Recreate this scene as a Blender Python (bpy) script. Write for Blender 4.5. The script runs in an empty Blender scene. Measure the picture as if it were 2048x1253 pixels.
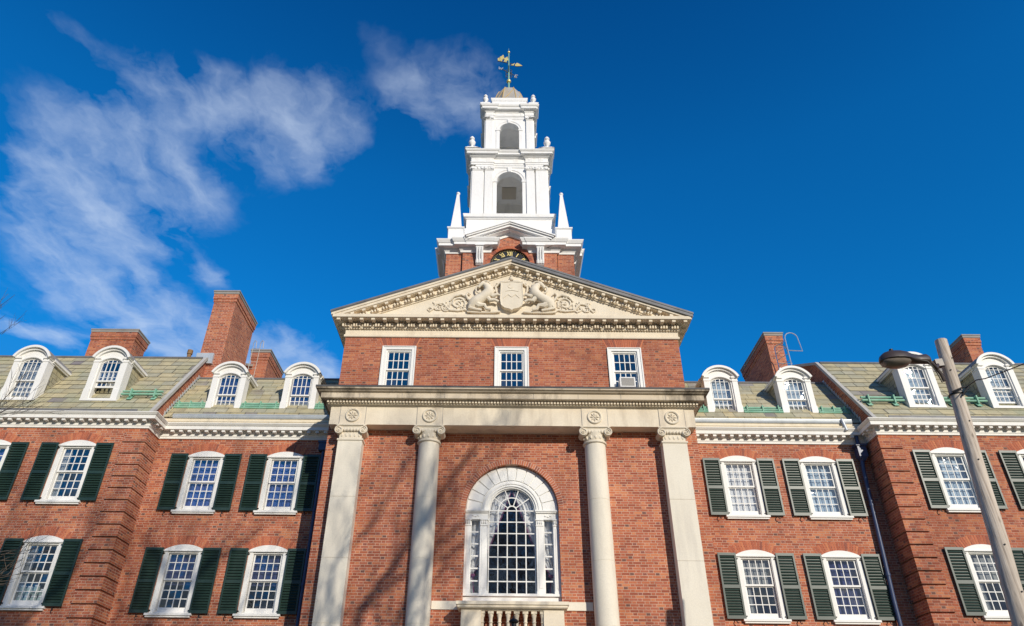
import bpy, bmesh, math, random
from mathutils import Vector, Matrix
from mathutils.geometry import tessellate_polygon
random.seed(7)
R = math.radians
sc = bpy.context.scene
COL = sc.collection

# ------------------------------------------------------------------ camera
# origin = the eye, 1.65 m over the pavement; +Y runs into the facade
F_PX, PITCH, YAW, ROLL, CX = 1426.33, 0.58342, -0.007766, -0.011586, -0.32
PU, PV = -30.13, -15.23
cam = bpy.data.cameras.new('camera')
cam.sensor_width = 36.0
cam.lens = 36.0 * F_PX / 2048
cam.shift_x = -PU / 2048
cam.shift_y = PV / 2048
cam.clip_start = 0.1
cam.clip_end = 3000
co = bpy.data.objects.new('camera', cam)
COL.objects.link(co)
co.matrix_world = (Matrix.Translation((CX, 0, 0)) @ Matrix.Rotation(-YAW, 4, 'Z')
                   @ Matrix.Rotation(math.pi / 2 + PITCH, 4, 'X') @ Matrix.Rotation(-ROLL, 4, 'Z'))
sc.camera = co


def at(u, v, Y):
    """world point seen at pixel (u, v) of the 2048 px photograph, standing at distance Y"""
    a = (u - 1024 - PU) / F_PX
    b = -(v - 626.5 - PV) / F_PX
    cr, sr = math.cos(ROLL), math.sin(ROLL)
    x, q = a * cr + b * sr, -a * sr + b * cr
    ct, st = math.cos(PITCH), math.sin(PITCH)
    y, z = ct - q * st, st + q * ct
    cy, sy = math.cos(YAW), math.sin(YAW)
    X, Yd = x * cy + y * sy, -x * sy + y * cy
    return Vector((CX + X / Yd * Y, Y, z / Yd * Y))


# ------------------------------------------------------------------ light
SUN = Vector((0.55, -1.0, 0.47)).normalized()
sd = bpy.data.lights.new('sun', 'SUN')
sd.energy = 5.0
sd.angle = R(0.53)
sd.color = (1.0, 0.925, 0.80)
so = bpy.data.objects.new('sun', sd)
COL.objects.link(so)
so.rotation_euler = SUN.to_track_quat('Z', 'Y').to_euler()
so.location = SUN * 60
sc.view_settings.view_transform = 'Standard'
sc.view_settings.look = 'None'
sc.view_settings.exposure = -0.30
sc.view_settings.gamma = 1.0
sc.view_settings.use_curve_mapping = False
sc.cycles.diffuse_bounces = 8
sc.cycles.max_bounces = 14


# ------------------------------------------------------------------ node helper
class NT:
    def __init__(s, tree):
        s.t = tree
        s.t.nodes.clear()

    def n(s, typ, ins=None, **kw):
        nd = s.t.nodes.new(typ)
        for k, v in kw.items():
            setattr(nd, k, v)
        for k, v in (ins or {}).items():
            sk = nd.inputs[k]
            if hasattr(v, 'is_output'):
                s.t.links.new(v, sk)
            else:
                sk.default_value = v
        return nd

    def m(s, op, a, b=0.0, c=0.0):
        return s.n('ShaderNodeMath', {0: a, 1: b, 2: c}, operation=op).outputs[0]

    def v(s, op, a, b=(0, 0, 0)):
        nd = s.n('ShaderNodeVectorMath', {0: a, 1: b}, operation=op)
        return nd.outputs['Value'] if op in ('LENGTH', 'DOT_PRODUCT', 'DISTANCE') else nd.outputs[0]

    def mix(s, f, a, b, blend='MIX'):
        nd = s.n('ShaderNodeMix', data_type='RGBA', blend_type=blend)
        for k, v in ((0, f), (6, a), (7, b)):
            if hasattr(v, 'is_output'):
                s.t.links.new(v, nd.inputs[k])
            else:
                nd.inputs[k].default_value = v if k == 0 or len(v) == 4 else (*v, 1)
        return nd.outputs[2]

    def ramp(s, f, stops, interp='LINEAR'):
        nd = s.n('ShaderNodeValToRGB', {0: f})
        cr = nd.color_ramp
        cr.interpolation = interp
        while len(cr.elements) < len(stops):
            cr.elements.new(0.5)
        for e, (p, c) in zip(cr.elements, stops):
            e.position = p
            e.color = (*c, 1) if not isinstance(c, (int, float)) else (c, c, c, 1)
        return nd.outputs[0]

    def rng(s, f, a, b, c=0.0, d=1.0, smooth=False):
        nd = s.n('ShaderNodeMapRange', {0: f, 1: a, 2: b, 3: c, 4: d})
        nd.interpolation_type = 'SMOOTHSTEP' if smooth else 'LINEAR'
        return nd.outputs[0]

    def noise(s, vec, scale, detail=4, rough=0.55):
        return s.n('ShaderNodeTexNoise', {'Vector': vec, 'Scale': scale, 'Detail': detail, 'Roughness': rough}).outputs[0]

    def pos(s):
        return s.n('ShaderNodeNewGeometry').outputs['Position']

    def out(s, sh):
        o = s.n('ShaderNodeOutputMaterial')
        s.t.links.new(sh, o.inputs[0])


def mat(name):
    m = bpy.data.materials.new(name)
    m.use_nodes = True
    return m, NT(m.node_tree)


def pbsdf(t, col, rough=0.6, metal=0.0, bump=None, spec=0.5):
    ins = {'Base Color': col if hasattr(col, 'is_output') else (*col, 1), 'Roughness': rough, 'Metallic': metal}
    nd = t.n('ShaderNodeBsdfPrincipled', ins)
    nd.inputs['Specular IOR Level'].default_value = spec
    if bump is not None:
        h, st, dist = bump
        b = t.n('ShaderNodeBump', {'Height': h, 'Strength': st, 'Distance': dist})
        t.t.links.new(b.outputs[0], nd.inputs['Normal'])
    return nd.outputs[0]


# ------------------------------------------------------------------ sky
world = bpy.data.worlds.new('World')
sc.world = world
world.use_nodes = True
t = NT(world.node_tree)
sky = t.n('ShaderNodeTexSky', sky_type='NISHITA', sun_disc=False, sun_elevation=math.asin(SUN.z),
          sun_rotation=math.atan2(SUN.x, SUN.y), air_density=1.0, dust_density=0.05, ozone_density=2.2)
skyr = t.n('ShaderNodeHueSaturation', {'Saturation': 1.12, 'Color': sky.outputs[0]}).outputs[0]
# deep winter blue away from the sun, paler round it
tone = t.rng(t.n('ShaderNodeSeparateColor', {0: sky.outputs[0]}).outputs[0], 1.1, 3.0, 0.0, 1.0, True)
skyc = t.mix(1.0, skyr, t.mix(tone, (0.05, 1.18, 1.80), (0.42, 0.41, 0.42)), 'MULTIPLY')
dirv = t.n('ShaderNodeTexCoord').outputs['Generated']
sep = t.n('ShaderNodeSeparateXYZ', {0: dirv})
dz = t.m('MAXIMUM', sep.outputs[2], 0.05)
skyc = t.mix(1.0, skyc, t.ramp(dz, [(0.45, (1.0, 0.86, 0.88)), (0.68, (0.8, 0.80, 0.86)), (0.88, (0.4, 0.53, 0.66))]), 'MULTIPLY')
P = t.n('ShaderNodeCombineXYZ', {0: t.m('DIVIDE', sep.outputs[0], dz), 1: t.m('DIVIDE', sep.outputs[1], dz)}).outputs[0]
warp = t.n('ShaderNodeTexNoise', {'Vector': P, 'Scale': 3.2, 'Detail': 5.0, 'Roughness': 0.6})
Pw = t.v('ADD', P, t.v('SCALE', t.v('SUBTRACT', warp.outputs['Color'], (0.5, 0.5, 0.5))))
Pw.node.inputs[1].links[0].from_node.inputs['Scale'].default_value = 0.22


def cloud_pt(u, v):
    d = at(u, v, 1.0)
    return (d.x - CX) / d.z, d.y / d.z


# thin cloud patches lying on one high layer: (centre, end of long axis, half width, density)
CLOUDS = [
    # (centre, end of the long axis, half width in px, density)
    ((150, 85), (205, 125), 30, 0.30), ((130, 320), (250, 270), 80, 0.42), ((215, 380), (320, 340), 110, 0.9), ((160, 440), (290, 420), 80, 0.75),
    ((330, 200), (440, 290), 70, 0.55), ((300, 300), (430, 390), 75, 0.55), ((470, 240), (590, 330), 75, 0.62), ((560, 280), (600, 360), 60, 0.60),
    ((640, 240), (690, 330), 66, 0.75), ((600, 200), (680, 180), 40, 0.40), ((430, 400), (500, 380), 45, 0.35), ((460, 150), (560, 190), 30, 0.30),
    ((915, 165), (940, 245), 76, 0.56), ((865, 255), (915, 200), 60, 0.55), ((830, 190), (870, 230), 40, 0.4), ((735, 60), (770, 130), 34, 0.22),
    ((150, 540), (90, 450), 60, 0.72), ((190, 560), (110, 460), 80, 0.62), ((240, 600), (340, 640), 70, 0.95), ((200, 520), (300, 600), 50, 0.70), ((330, 650), (440, 690), 88, 0.95),
    ((300, 490), (325, 520), 26, 0.5), ((415, 550), (440, 580), 28, 0.62), ((560, 715), (670, 755), 78, 1.0), ((480, 690), (620, 740), 78, 0.95), ((390, 720), (480, 740), 45, 0.85),
    ((80, 665), (180, 695), 52, 0.9), ((10, 650), (110, 680), 46, 0.85), ((150, 720), (260, 730), 34, 0.4),
    ((1480, 120), (1800, 200), 160, 0.06), ((200, 420), (420, 300), 240, 0.30), ((560, 280), (690, 300), 120, 0.26), ((900, 200), (940, 150), 120, 0.34), ((260, 640), (560, 720), 120, 0.30),
]
acc = None
for (c, e, hw, wt) in CLOUDS:
    (cx, cy), (ex, ey) = cloud_pt(*c), cloud_pt(*e)
    L = math.hypot(ex - cx, ey - cy)
    q = math.hypot(e[0] - c[0], e[1] - c[1])
    w = hw * L / q
    L = max(L, w)
    ang = math.atan2(ey - cy, ex - cx)
    mp = t.n('ShaderNodeMapping', {'Vector': Pw, 'Location': (cx, cy, 0), 'Rotation': (0, 0, ang), 'Scale': (L * 1.6 + w * 0.3, w * 2.0, 1)},
             vector_type='TEXTURE')
    ln = t.v('LENGTH', t.v('MULTIPLY', mp.outputs[0], (1, 1, 0)))
    f = t.rng(ln, 1.0, 0.0, 0.0, wt, True)
    acc = f if acc is None else t.m('ADD', acc, t.m('MULTIPLY', f, t.m('SUBTRACT', 1.0, acc)))
stre = t.n('ShaderNodeMapping', {'Vector': Pw, 'Rotation': (0, 0, R(50)), 'Scale': (2.6, 1.0, 1)}).outputs[0]
n1 = t.noise(stre, 2.6, 9, 0.56)
n2 = t.noise(Pw, 7.0, 8, 0.6)
raw = t.m('ADD', t.m('MULTIPLY', acc, 0.72), t.m('ADD', t.m('MULTIPLY', t.m('SUBTRACT', n1, 0.53), 2.5), t.m('MULTIPLY', t.m('SUBTRACT', n2, 0.5), 1.5)))
raw = t.m('MULTIPLY', raw, t.rng(acc, 0.03, 0.70, 0.0, 1.0, True))
mask = t.rng(raw, 0.02, 1.34, 0.0, 0.68)
skyf = t.mix(mask, skyc, (6.2, 7.2, 8.6))
bg = t.n('ShaderNodeBackground', {'Color': skyf, 'Strength': 0.14})
wo = t.n('ShaderNodeOutputWorld')
t.t.links.new(bg.outputs[0], wo.inputs[0])

# ------------------------------------------------------------------ materials
M = {}


def wall_uv(t):
    g = t.n('ShaderNodeNewGeometry')
    p = t.n('ShaderNodeSeparateXYZ', {0: g.outputs['Position']})
    nn = t.n('ShaderNodeSeparateXYZ', {0: g.outputs['True Normal']})
    side = t.m('GREATER_THAN', t.m('ABSOLUTE', nn.outputs[0]), 0.6)
    u = t.m('ADD', t.m('MULTIPLY', p.outputs[1], side), t.m('MULTIPLY', p.outputs[0], t.m('SUBTRACT', 1.0, side)))
    return u, p.outputs[2], g.outputs['Position']


BRICK_TONES = [(0.0, (0.325, 0.090, 0.050)), (0.16, (0.42, 0.122, 0.063)), (0.40, (0.49, 0.155, 0.076)), (0.58, (0.44, 0.138, 0.080)),
               (0.73, (0.55, 0.200, 0.095)), (0.85, (0.285, 0.098, 0.070)), (0.93, (0.18, 0.085, 0.066))]


def brick_mat(name, dark=1.0, mort=(0.66, 0.42, 0.305)):
    m, t = mat(name)
    u, v, pos = wall_uv(t)
    CH, UN = 0.0677, 0.325
    vr = t.m('DIVIDE', v, CH)
    row = t.m('FLOOR', vr)
    fv = t.m('FRACT', vr)
    wob = t.m('MULTIPLY', t.n('ShaderNodeTexWhiteNoise', {'W': row}, noise_dimensions='1D').outputs[0], 0.10)
    uc = t.m('ADD', t.m('ADD', t.m('DIVIDE', u, UN), t.m('MULTIPLY', t.m('MODULO', t.m('ABSOLUTE', row), 2.0), 0.5)), wob)
    cell = t.m('FLOOR', uc)
    fu = t.m('FRACT', uc)
    head = t.m('GREATER_THAN', fu, 0.66)
    # distance to the vertical joints at 0, .66 and 1 (in metres)
    d = t.m('MINIMUM', t.m('MINIMUM', fu, t.m('SUBTRACT', 1.0, fu)), t.m('ABSOLUTE', t.m('SUBTRACT', fu, 0.66)))
    du = t.m('MULTIPLY', d, UN)
    dv = t.m('MULTIPLY', t.m('MINIMUM', fv, t.m('SUBTRACT', 1.0, fv)), CH)
    joint = t.rng(t.m('MINIMUM', du, dv), 0.0054 if name == 'brick' else 0.0042, 0.0076)
    idv = t.n('ShaderNodeCombineXYZ', {0: t.m('ADD', cell, t.m('MULTIPLY', head, 0.37)), 1: row, 2: head}).outputs[0]
    wn = t.n('ShaderNodeTexWhiteNoise', {'Vector': idv}, noise_dimensions='3D').outputs[0]
    big = t.noise(pos, 0.7, 4, 0.6)
    sel = t.m('ADD', t.m('MULTIPLY', wn, t.m('SUBTRACT', 0.92, t.m('MULTIPLY', t.m('SUBTRACT', 1.0, head), 0.07))), t.m('MULTIPLY', head, 0.075))
    colr = t.ramp(sel, [(p, tuple(c * dark for c in cc)) for p, cc in BRICK_TONES], 'CONSTANT')
    fine = t.noise(pos, 40.0, 3, 0.7)
    colr = t.mix(1.0, colr, t.ramp(fine, [(0.3, 0.82), (0.7, 1.12)]), 'MULTIPLY')
    mo = t.mix(1.0, (*mort, 1), t.ramp(t.noise(pos, 3.0, 4, 0.7), [(0.3, 0.62), (0.7, 1.08)]), 'MULTIPLY')
    colr = t.mix(joint, mo, colr)
    colr = t.mix(1.0, colr, t.ramp(big, [(0.30, (0.76, 0.73, 0.72)), (0.5, (1.0, 1.0, 1.0)), (0.70, (1.10, 1.10, 1.08))]), 'MULTIPLY')
    # rain streaks, an own stain of the wall
    st = t.noise(t.v('MULTIPLY', pos, (2.2, 2.2, 0.12)), 1.0, 5, 0.6)
    colr = t.mix(t.rng(st, 0.54, 0.76, 0.0, 0.36), colr, (0.19, 0.10, 0.07))
    h = t.m('ADD', joint, t.m('MULTIPLY', fine, 0.35))
    m_ = pbsdf(t, colr, 0.85, bump=(h, 0.55, 0.010), spec=0.25)
    t.out(m_)
    M[name] = m


brick_mat('brick')
brick_mat('weathered_brick', 0.92, (0.58, 0.34, 0.24))


def island_mat(name, tones, rough=0.85, bump=0.3):
    m, t = mat(name)
    g = t.n('ShaderNodeNewGeometry')
    c = t.ramp(g.outputs['Random Per Island'], tones, 'CONSTANT')
    f = t.noise(g.outputs['Position'], 30.0, 3, 0.7)
    c = t.mix(1.0, c, t.ramp(f, [(0.3, 0.85), (0.7, 1.1)]), 'MULTIPLY')
    t.out(pbsdf(t, c, rough, bump=(f, bump, 0.01), spec=0.25))
    M[name] = m


island_mat('arch_brick', [(0.0, (0.44, 0.135, 0.075)), (0.3, (0.51, 0.165, 0.088)), (0.6, (0.40, 0.12, 0.07)), (0.78, (0.56, 0.20, 0.10)), (0.9, (0.29, 0.10, 0.07))])


def noisy_mat(name, c0, c1, scale=2.0, rough=0.7, stain=None, stain_amt=0.3, bump=0.15, spec=0.4, metal=0.0, stretch=(1, 1, 1), fine=30.0):
    m, t = mat(name)
    pos = t.pos()
    n = t.noise(t.v('MULTIPLY', pos, stretch), scale, 6, 0.6)
    c = t.mix(t.rng(n, 0.3, 0.7), c0, c1)
    if stain:
        s = t.noise(t.v('MULTIPLY', pos, (2.4, 2.4, 0.35)), 1.3, 7, 0.62)
        c = t.mix(t.rng(s, 0.52, 0.74, 0.0, stain_amt), c, stain)
    f = t.noise(pos, fine, 4, 0.7)
    c = t.mix(1.0, c, t.ramp(f, [(0.3, 0.92), (0.7, 1.05)]), 'MULTIPLY')
    t.out(pbsdf(t, c, rough, metal, bump=(f, bump, 0.01), spec=spec))
    M[name] = m


noisy_mat('mortar', (0.58, 0.40, 0.30), (0.68, 0.47, 0.36), 3.0, 0.9)
noisy_mat('limestone', (0.73, 0.625, 0.475), (0.81, 0.715, 0.56), 1.3, 0.85, (0.36, 0.28, 0.20), 0.42)
noisy_mat('pale_limestone', (0.74, 0.67, 0.545), (0.81, 0.745, 0.62), 0.8, 0.85, (0.44, 0.40, 0.36), 0.38)
noisy_mat('carved_limestone', (0.70, 0.615, 0.48), (0.79, 0.71, 0.57), 2.0, 0.85, (0.45, 0.38, 0.30), 0.25)
# weathered top courses of the big cornice: black rain staining
m, t = mat('stained_limestone')
pos = t.pos()
n = t.noise(pos, 1.4, 6, 0.6)
c = t.mix(t.rng(n, 0.3, 0.7), (0.60, 0.50, 0.37), (0.70, 0.60, 0.46))
s = t.noise(t.v('MULTIPLY', pos, (1.6, 1.6, 0.5)), 1.6, 8, 0.68)
px = t.n('ShaderNodeSeparateXYZ', {0: pos}).outputs[0]
edge = t.rng(t.m('ABSOLUTE', px), 3.9, 5.6, 0.02, 0.30)
c = t.mix(t.rng(t.m('ADD', s, edge), 0.54, 0.78, 0.0, 0.85), c, (0.085, 0.07, 0.055))
t.out(pbsdf(t, c, 0.88, bump=(t.noise(pos, 25, 4, 0.7), 0.25, 0.01), spec=0.3))
M['stained_limestone'] = m
noisy_mat('white_paint', (0.80, 0.785, 0.74), (0.83, 0.815, 0.78), 2.0, 0.55, (0.60, 0.56, 0.48), 0.22, 0.06)
noisy_mat('tower_white', (0.85, 0.84, 0.82), (0.88, 0.875, 0.86), 2.0, 0.5, (0.66, 0.61, 0.52), 0.34, 0.05)
noisy_mat('cornice_paint', (0.78, 0.755, 0.70), (0.82, 0.80, 0.75), 2.5, 0.6, (0.50, 0.43, 0.33), 0.35, 0.1)
noisy_mat('cream_fascia', (0.70, 0.60, 0.43), (0.76, 0.67, 0.50), 3.0, 0.6, (0.40, 0.36, 0.27), 0.55, 0.1)
noisy_mat('lead', (0.13, 0.13, 0.135), (0.20, 0.20, 0.205), 2.0, 0.55, (0.07, 0.065, 0.06), 0.5)
noisy_mat('dark_lead', (0.05, 0.05, 0.052), (0.085, 0.083, 0.08), 2.0, 0.6, (0.16, 0.15, 0.14), 0.4)
noisy_mat('coping', (0.25, 0.235, 0.22), (0.33, 0.31, 0.29), 2.0, 0.75, (0.15, 0.14, 0.13), 0.4)
noisy_mat('zinc_coping', (0.42, 0.40, 0.37), (0.52, 0.50, 0.46), 2.0, 0.75, (0.22, 0.20, 0.18), 0.45)
noisy_mat('zinc', (0.46, 0.50, 0.53), (0.58, 0.61, 0.63), 3.0, 0.45, (0.30, 0.31, 0.31), 0.5, metal=0.25)
noisy_mat('copper_green', (0.16, 0.38, 0.26), (0.30, 0.54, 0.40), 4.0, 0.7, (0.40, 0.46, 0.33), 0.5)
noisy_mat('shutter_green', (0.018, 0.040, 0.030), (0.024, 0.050, 0.038), 3.0, 0.38, (0.045, 0.065, 0.055), 0.5, 0.05, spec=0.5)
noisy_mat('faded_shutter', (0.028, 0.050, 0.040), (0.040, 0.064, 0.052), 3.0, 0.40, (0.07, 0.09, 0.08), 0.45, 0.05, spec=0.5)
noisy_mat('black_iron', (0.012, 0.012, 0.013), (0.022, 0.021, 0.020), 5.0, 0.5)
noisy_mat('steel', (0.55, 0.57, 0.58), (0.68, 0.70, 0.70), 5.0, 0.35, metal=0.6)
noisy_mat('navy_pipe', (0.035, 0.055, 0.125), (0.055, 0.08, 0.16), 2.0, 0.38, (0.12, 0.14, 0.19), 0.5)
noisy_mat('gold', (0.95, 0.70, 0.22), (0.98, 0.78, 0.32), 4.0, 0.42, metal=0.75)
noisy_mat('verdigris', (0.16, 0.36, 0.30), (0.30, 0.50, 0.42), 6.0, 0.6)
noisy_mat('vane_iron', (0.05, 0.06, 0.06), (0.10, 0.11, 0.10), 6.0, 0.6)
noisy_mat('lamp_brown', (0.050, 0.035, 0.028), (0.066, 0.047, 0.038), 3.0, 0.42, spec=0.5)
noisy_mat('dome_lead', (0.36, 0.34, 0.31), (0.46, 0.44, 0.41), 5.0, 0.6, (0.50, 0.36, 0.18), 0.7)
noisy_mat('ochre_seam', (0.52, 0.36, 0.14), (0.58, 0.42, 0.19), 5.0, 0.7)
noisy_mat('tower_inner', (0.86, 0.84, 0.80), (0.88, 0.86, 0.82), 1.0, 0.8, (0.42, 0.38, 0.32), 0.35)
noisy_mat('hatch_wood', (0.46, 0.41, 0.34), (0.52, 0.47, 0.39), 1.0, 0.8)
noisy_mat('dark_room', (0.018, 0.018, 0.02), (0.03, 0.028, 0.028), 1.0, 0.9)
noisy_mat('blue_curtain', (0.05, 0.075, 0.24), (0.085, 0.12, 0.36), 7.0, 0.9, stretch=(9, 1, 0.3))
noisy_mat('navy_curtain', (0.025, 0.03, 0.11), (0.05, 0.06, 0.19), 7.0, 0.9, stretch=(9, 1, 0.3))
noisy_mat('white_blind', (0.72, 0.73, 0.75), (0.80, 0.81, 0.83), 4.0, 0.9, stretch=(6, 1, 0.3))
noisy_mat('grey_curtain', (0.26, 0.27, 0.27), (0.36, 0.37, 0.36), 4.0, 0.9, stretch=(8, 1, 0.3))
noisy_mat('sheer_sky_reflect', (0.42, 0.53, 0.64), (0.54, 0.64, 0.73), 4.0, 0.9, stretch=(8, 1, 0.3))  # thin curtain, its pale blue also painting the sky reflected in the panes
noisy_mat('white_cloth', (0.74, 0.73, 0.74), (0.82, 0.82, 0.83), 4.0, 0.9)
noisy_mat('purple_trim', (0.16, 0.05, 0.12), (0.22, 0.07, 0.16), 6.0, 0.9)
noisy_mat('pale_jar', (0.40, 0.52, 0.47), (0.52, 0.63, 0.57), 6.0, 0.35)
noisy_mat('ac_white', (0.72, 0.71, 0.68), (0.78, 0.77, 0.74), 3.0, 0.5, (0.5, 0.46, 0.38), 0.5)
noisy_mat('rust_pipe', (0.23, 0.13, 0.06), (0.33, 0.21, 0.11), 5.0, 0.8)
noisy_mat('bark', (0.085, 0.070, 0.058), (0.13, 0.11, 0.092), 5.0, 0.9, bump=0.4)
noisy_mat('twig', (0.12, 0.088, 0.068), (0.19, 0.145, 0.11), 5.0, 0.9)
noisy_mat('asphalt', (0.045, 0.045, 0.047), (0.065, 0.064, 0.063), 2.0, 0.9)
noisy_mat('concrete', (0.32, 0.31, 0.29), (0.40, 0.385, 0.36), 1.5, 0.9)
noisy_mat('lawn', (0.05, 0.075, 0.022), (0.085, 0.10, 0.035), 3.0, 0.95)
noisy_mat('clock_black', (0.010, 0.011, 0.012), (0.016, 0.017, 0.018), 3.0, 0.4)
noisy_mat('lens_glass', (0.17, 0.14, 0.115), (0.22, 0.185, 0.15), 4.0, 0.22, spec=0.6)

# wooden pole: grey grain along the shaft
m, t = mat('pole_wood')
pos = t.pos()
g1 = t.noise(t.v('MULTIPLY', pos, (16, 16, 0.5)), 1.6, 6, 0.62)
g2 = t.noise(pos, 1.1, 4, 0.6)
c = t.ramp(g1, [(0.28, (0.24, 0.19, 0.15)), (0.46, (0.54, 0.46, 0.38)), (0.72, (0.68, 0.60, 0.51))])
c = t.mix(t.rng(g2, 0.45, 0.7, 0, 0.4), c, (0.28, 0.24, 0.20))
c = t.mix(t.rng(t.noise(t.v('MULTIPLY', pos, (7, 7, 1.6)), 1.5, 2, 0.5), 0.66, 0.72, 0, 0.75), c, (0.13, 0.10, 0.075))
t.out(pbsdf(t, c, 0.88, bump=(g1, 0.5, 0.02), spec=0.25))
M['pole_wood'] = m

# slate, one colour per slate
SLATES = [(0.0, (0.46, 0.405, 0.25)), (0.2, (0.50, 0.435, 0.27)), (0.38, (0.43, 0.395, 0.265)), (0.55, (0.53, 0.455, 0.275)),
          (0.72, (0.40, 0.375, 0.27)), (0.86, (0.46, 0.425, 0.30)), (0.955, (0.33, 0.30, 0.26)), (0.985, (0.25, 0.22, 0.21))]


def slate_mat(name, rowh, width, z0):
    m, t = mat(name)
    g = t.n('ShaderNodeNewGeometry')
    p = t.n('ShaderNodeSeparateXYZ', {0: g.outputs['Position']})
    nn = t.n('ShaderNodeSeparateXYZ', {0: g.outputs['True Normal']})
    side = t.m('GREATER_THAN', t.m('ABSOLUTE', nn.outputs[0]), 0.6)
    u = t.m('ADD', t.m('MULTIPLY', p.outputs[1], side), t.m('MULTIPLY', p.outputs[0], t.m('SUBTRACT', 1.0, side)))
    vr = t.m('DIVIDE', t.m('SUBTRACT', p.outputs[2], z0), rowh)
    row = t.m('FLOOR', vr)
    fv = t.m('FRACT', vr)
    w1 = t.n('ShaderNodeTexWhiteNoise', {'W': row}, noise_dimensions='1D').outputs[0]
    uu = t.m('ADD', t.m('DIVIDE', u, width), t.m('ADD', t.m('MULTIPLY', w1, 7.3), t.m('MULTIPLY', t.noise(t.n('ShaderNodeCombineXYZ', {0: u, 1: row}).outputs[0], 1.9, 1, 0.5), 1.3)))
    fu = t.m('FRACT', uu)
    wn = t.n('ShaderNodeTexWhiteNoise', {'Vector': t.n('ShaderNodeCombineXYZ', {0: t.m('FLOOR', uu), 1: row}).outputs[0]}, noise_dimensions='2D').outputs[0]
    c = t.ramp(wn, SLATES, 'CONSTANT')
    f = t.noise(t.v('MULTIPLY', g.outputs['Position'], (1, 1, 1)), 6.0, 5, 0.65)
    c = t.mix(1.0, c, t.ramp(f, [(0.3, (0.78, 0.78, 0.80)), (0.6, (1.0, 1.0, 1.0)), (0.75, (1.12, 1.08, 1.0))]), 'MULTIPLY')
    ed = t.m('MINIMUM', t.m('MULTIPLY', t.m('MINIMUM', fu, t.m('SUBTRACT', 1.0, fu)), width), t.m('MULTIPLY', fv, rowh * 0.8))
    gap = t.rng(ed, 0.002, 0.011)
    c = t.mix(gap, (0.075, 0.07, 0.055), c)
    big = t.noise(g.outputs['Position'], 0.8, 4, 0.6)
    c = t.mix(t.rng(big, 0.48, 0.70, 0, 0.5), c, (0.31, 0.33, 0.20))
    c = t.mix(t.rng(t.noise(t.v('MULTIPLY', g.outputs['Position'], (1.6, 1.6, 0.3)), 1.2, 6, 0.62), 0.52, 0.74, 0, 0.45), c, (0.24, 0.20, 0.14))
    h = t.m('ADD', t.m('MULTIPLY', gap, 1.0), t.m('MULTIPLY', wn, 0.5))
    t.out(pbsdf(t, c, 0.72, bump=(h, 0.5, 0.012), spec=0.35))
    M[name] = m


slate_mat('slate', 0.249, 0.44, 8.84)
slate_mat('cheek_slate', 0.15, 0.30, 9.4)


def glass_mat(name, refl=0.9, tint=(0.94, 0.96, 0.97), base=0.06, wavy=0.35):
    m, t = mat(name)
    pos = t.pos()
    h = t.noise(pos, 3.4, 2, 0.5)
    b = t.n('ShaderNodeBump', {'Height': h, 'Strength': wavy, 'Distance': 0.03})
    inc = t.n('ShaderNodeNewGeometry').outputs['Incoming']
    cs = t.m('ABSOLUTE', t.v('DOT_PRODUCT', b.outputs[0], inc))
    fac = t.m('ADD', base, t.m('MULTIPLY', t.m('POWER', t.m('SUBTRACT', 1.0, cs), 5.0), 0.9 * refl))
    fac = t.m('MINIMUM', fac, 1.0)
    gl = t.n('ShaderNodeBsdfGlossy', {'Color': (1, 1, 1, 1), 'Roughness': 0.015})
    t.t.links.new(b.outputs[0], gl.inputs['Normal'])
    tr = t.n('ShaderNodeBsdfTransparent', {'Color': (*tint, 1)})
    mx = t.n('ShaderNodeMixShader', {0: fac, 1: tr.outputs[0], 2: gl.outputs[0]})
    t.out(mx.outputs[0])
    M[name] = m


glass_mat('glass', 1.0, base=0.19)


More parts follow.
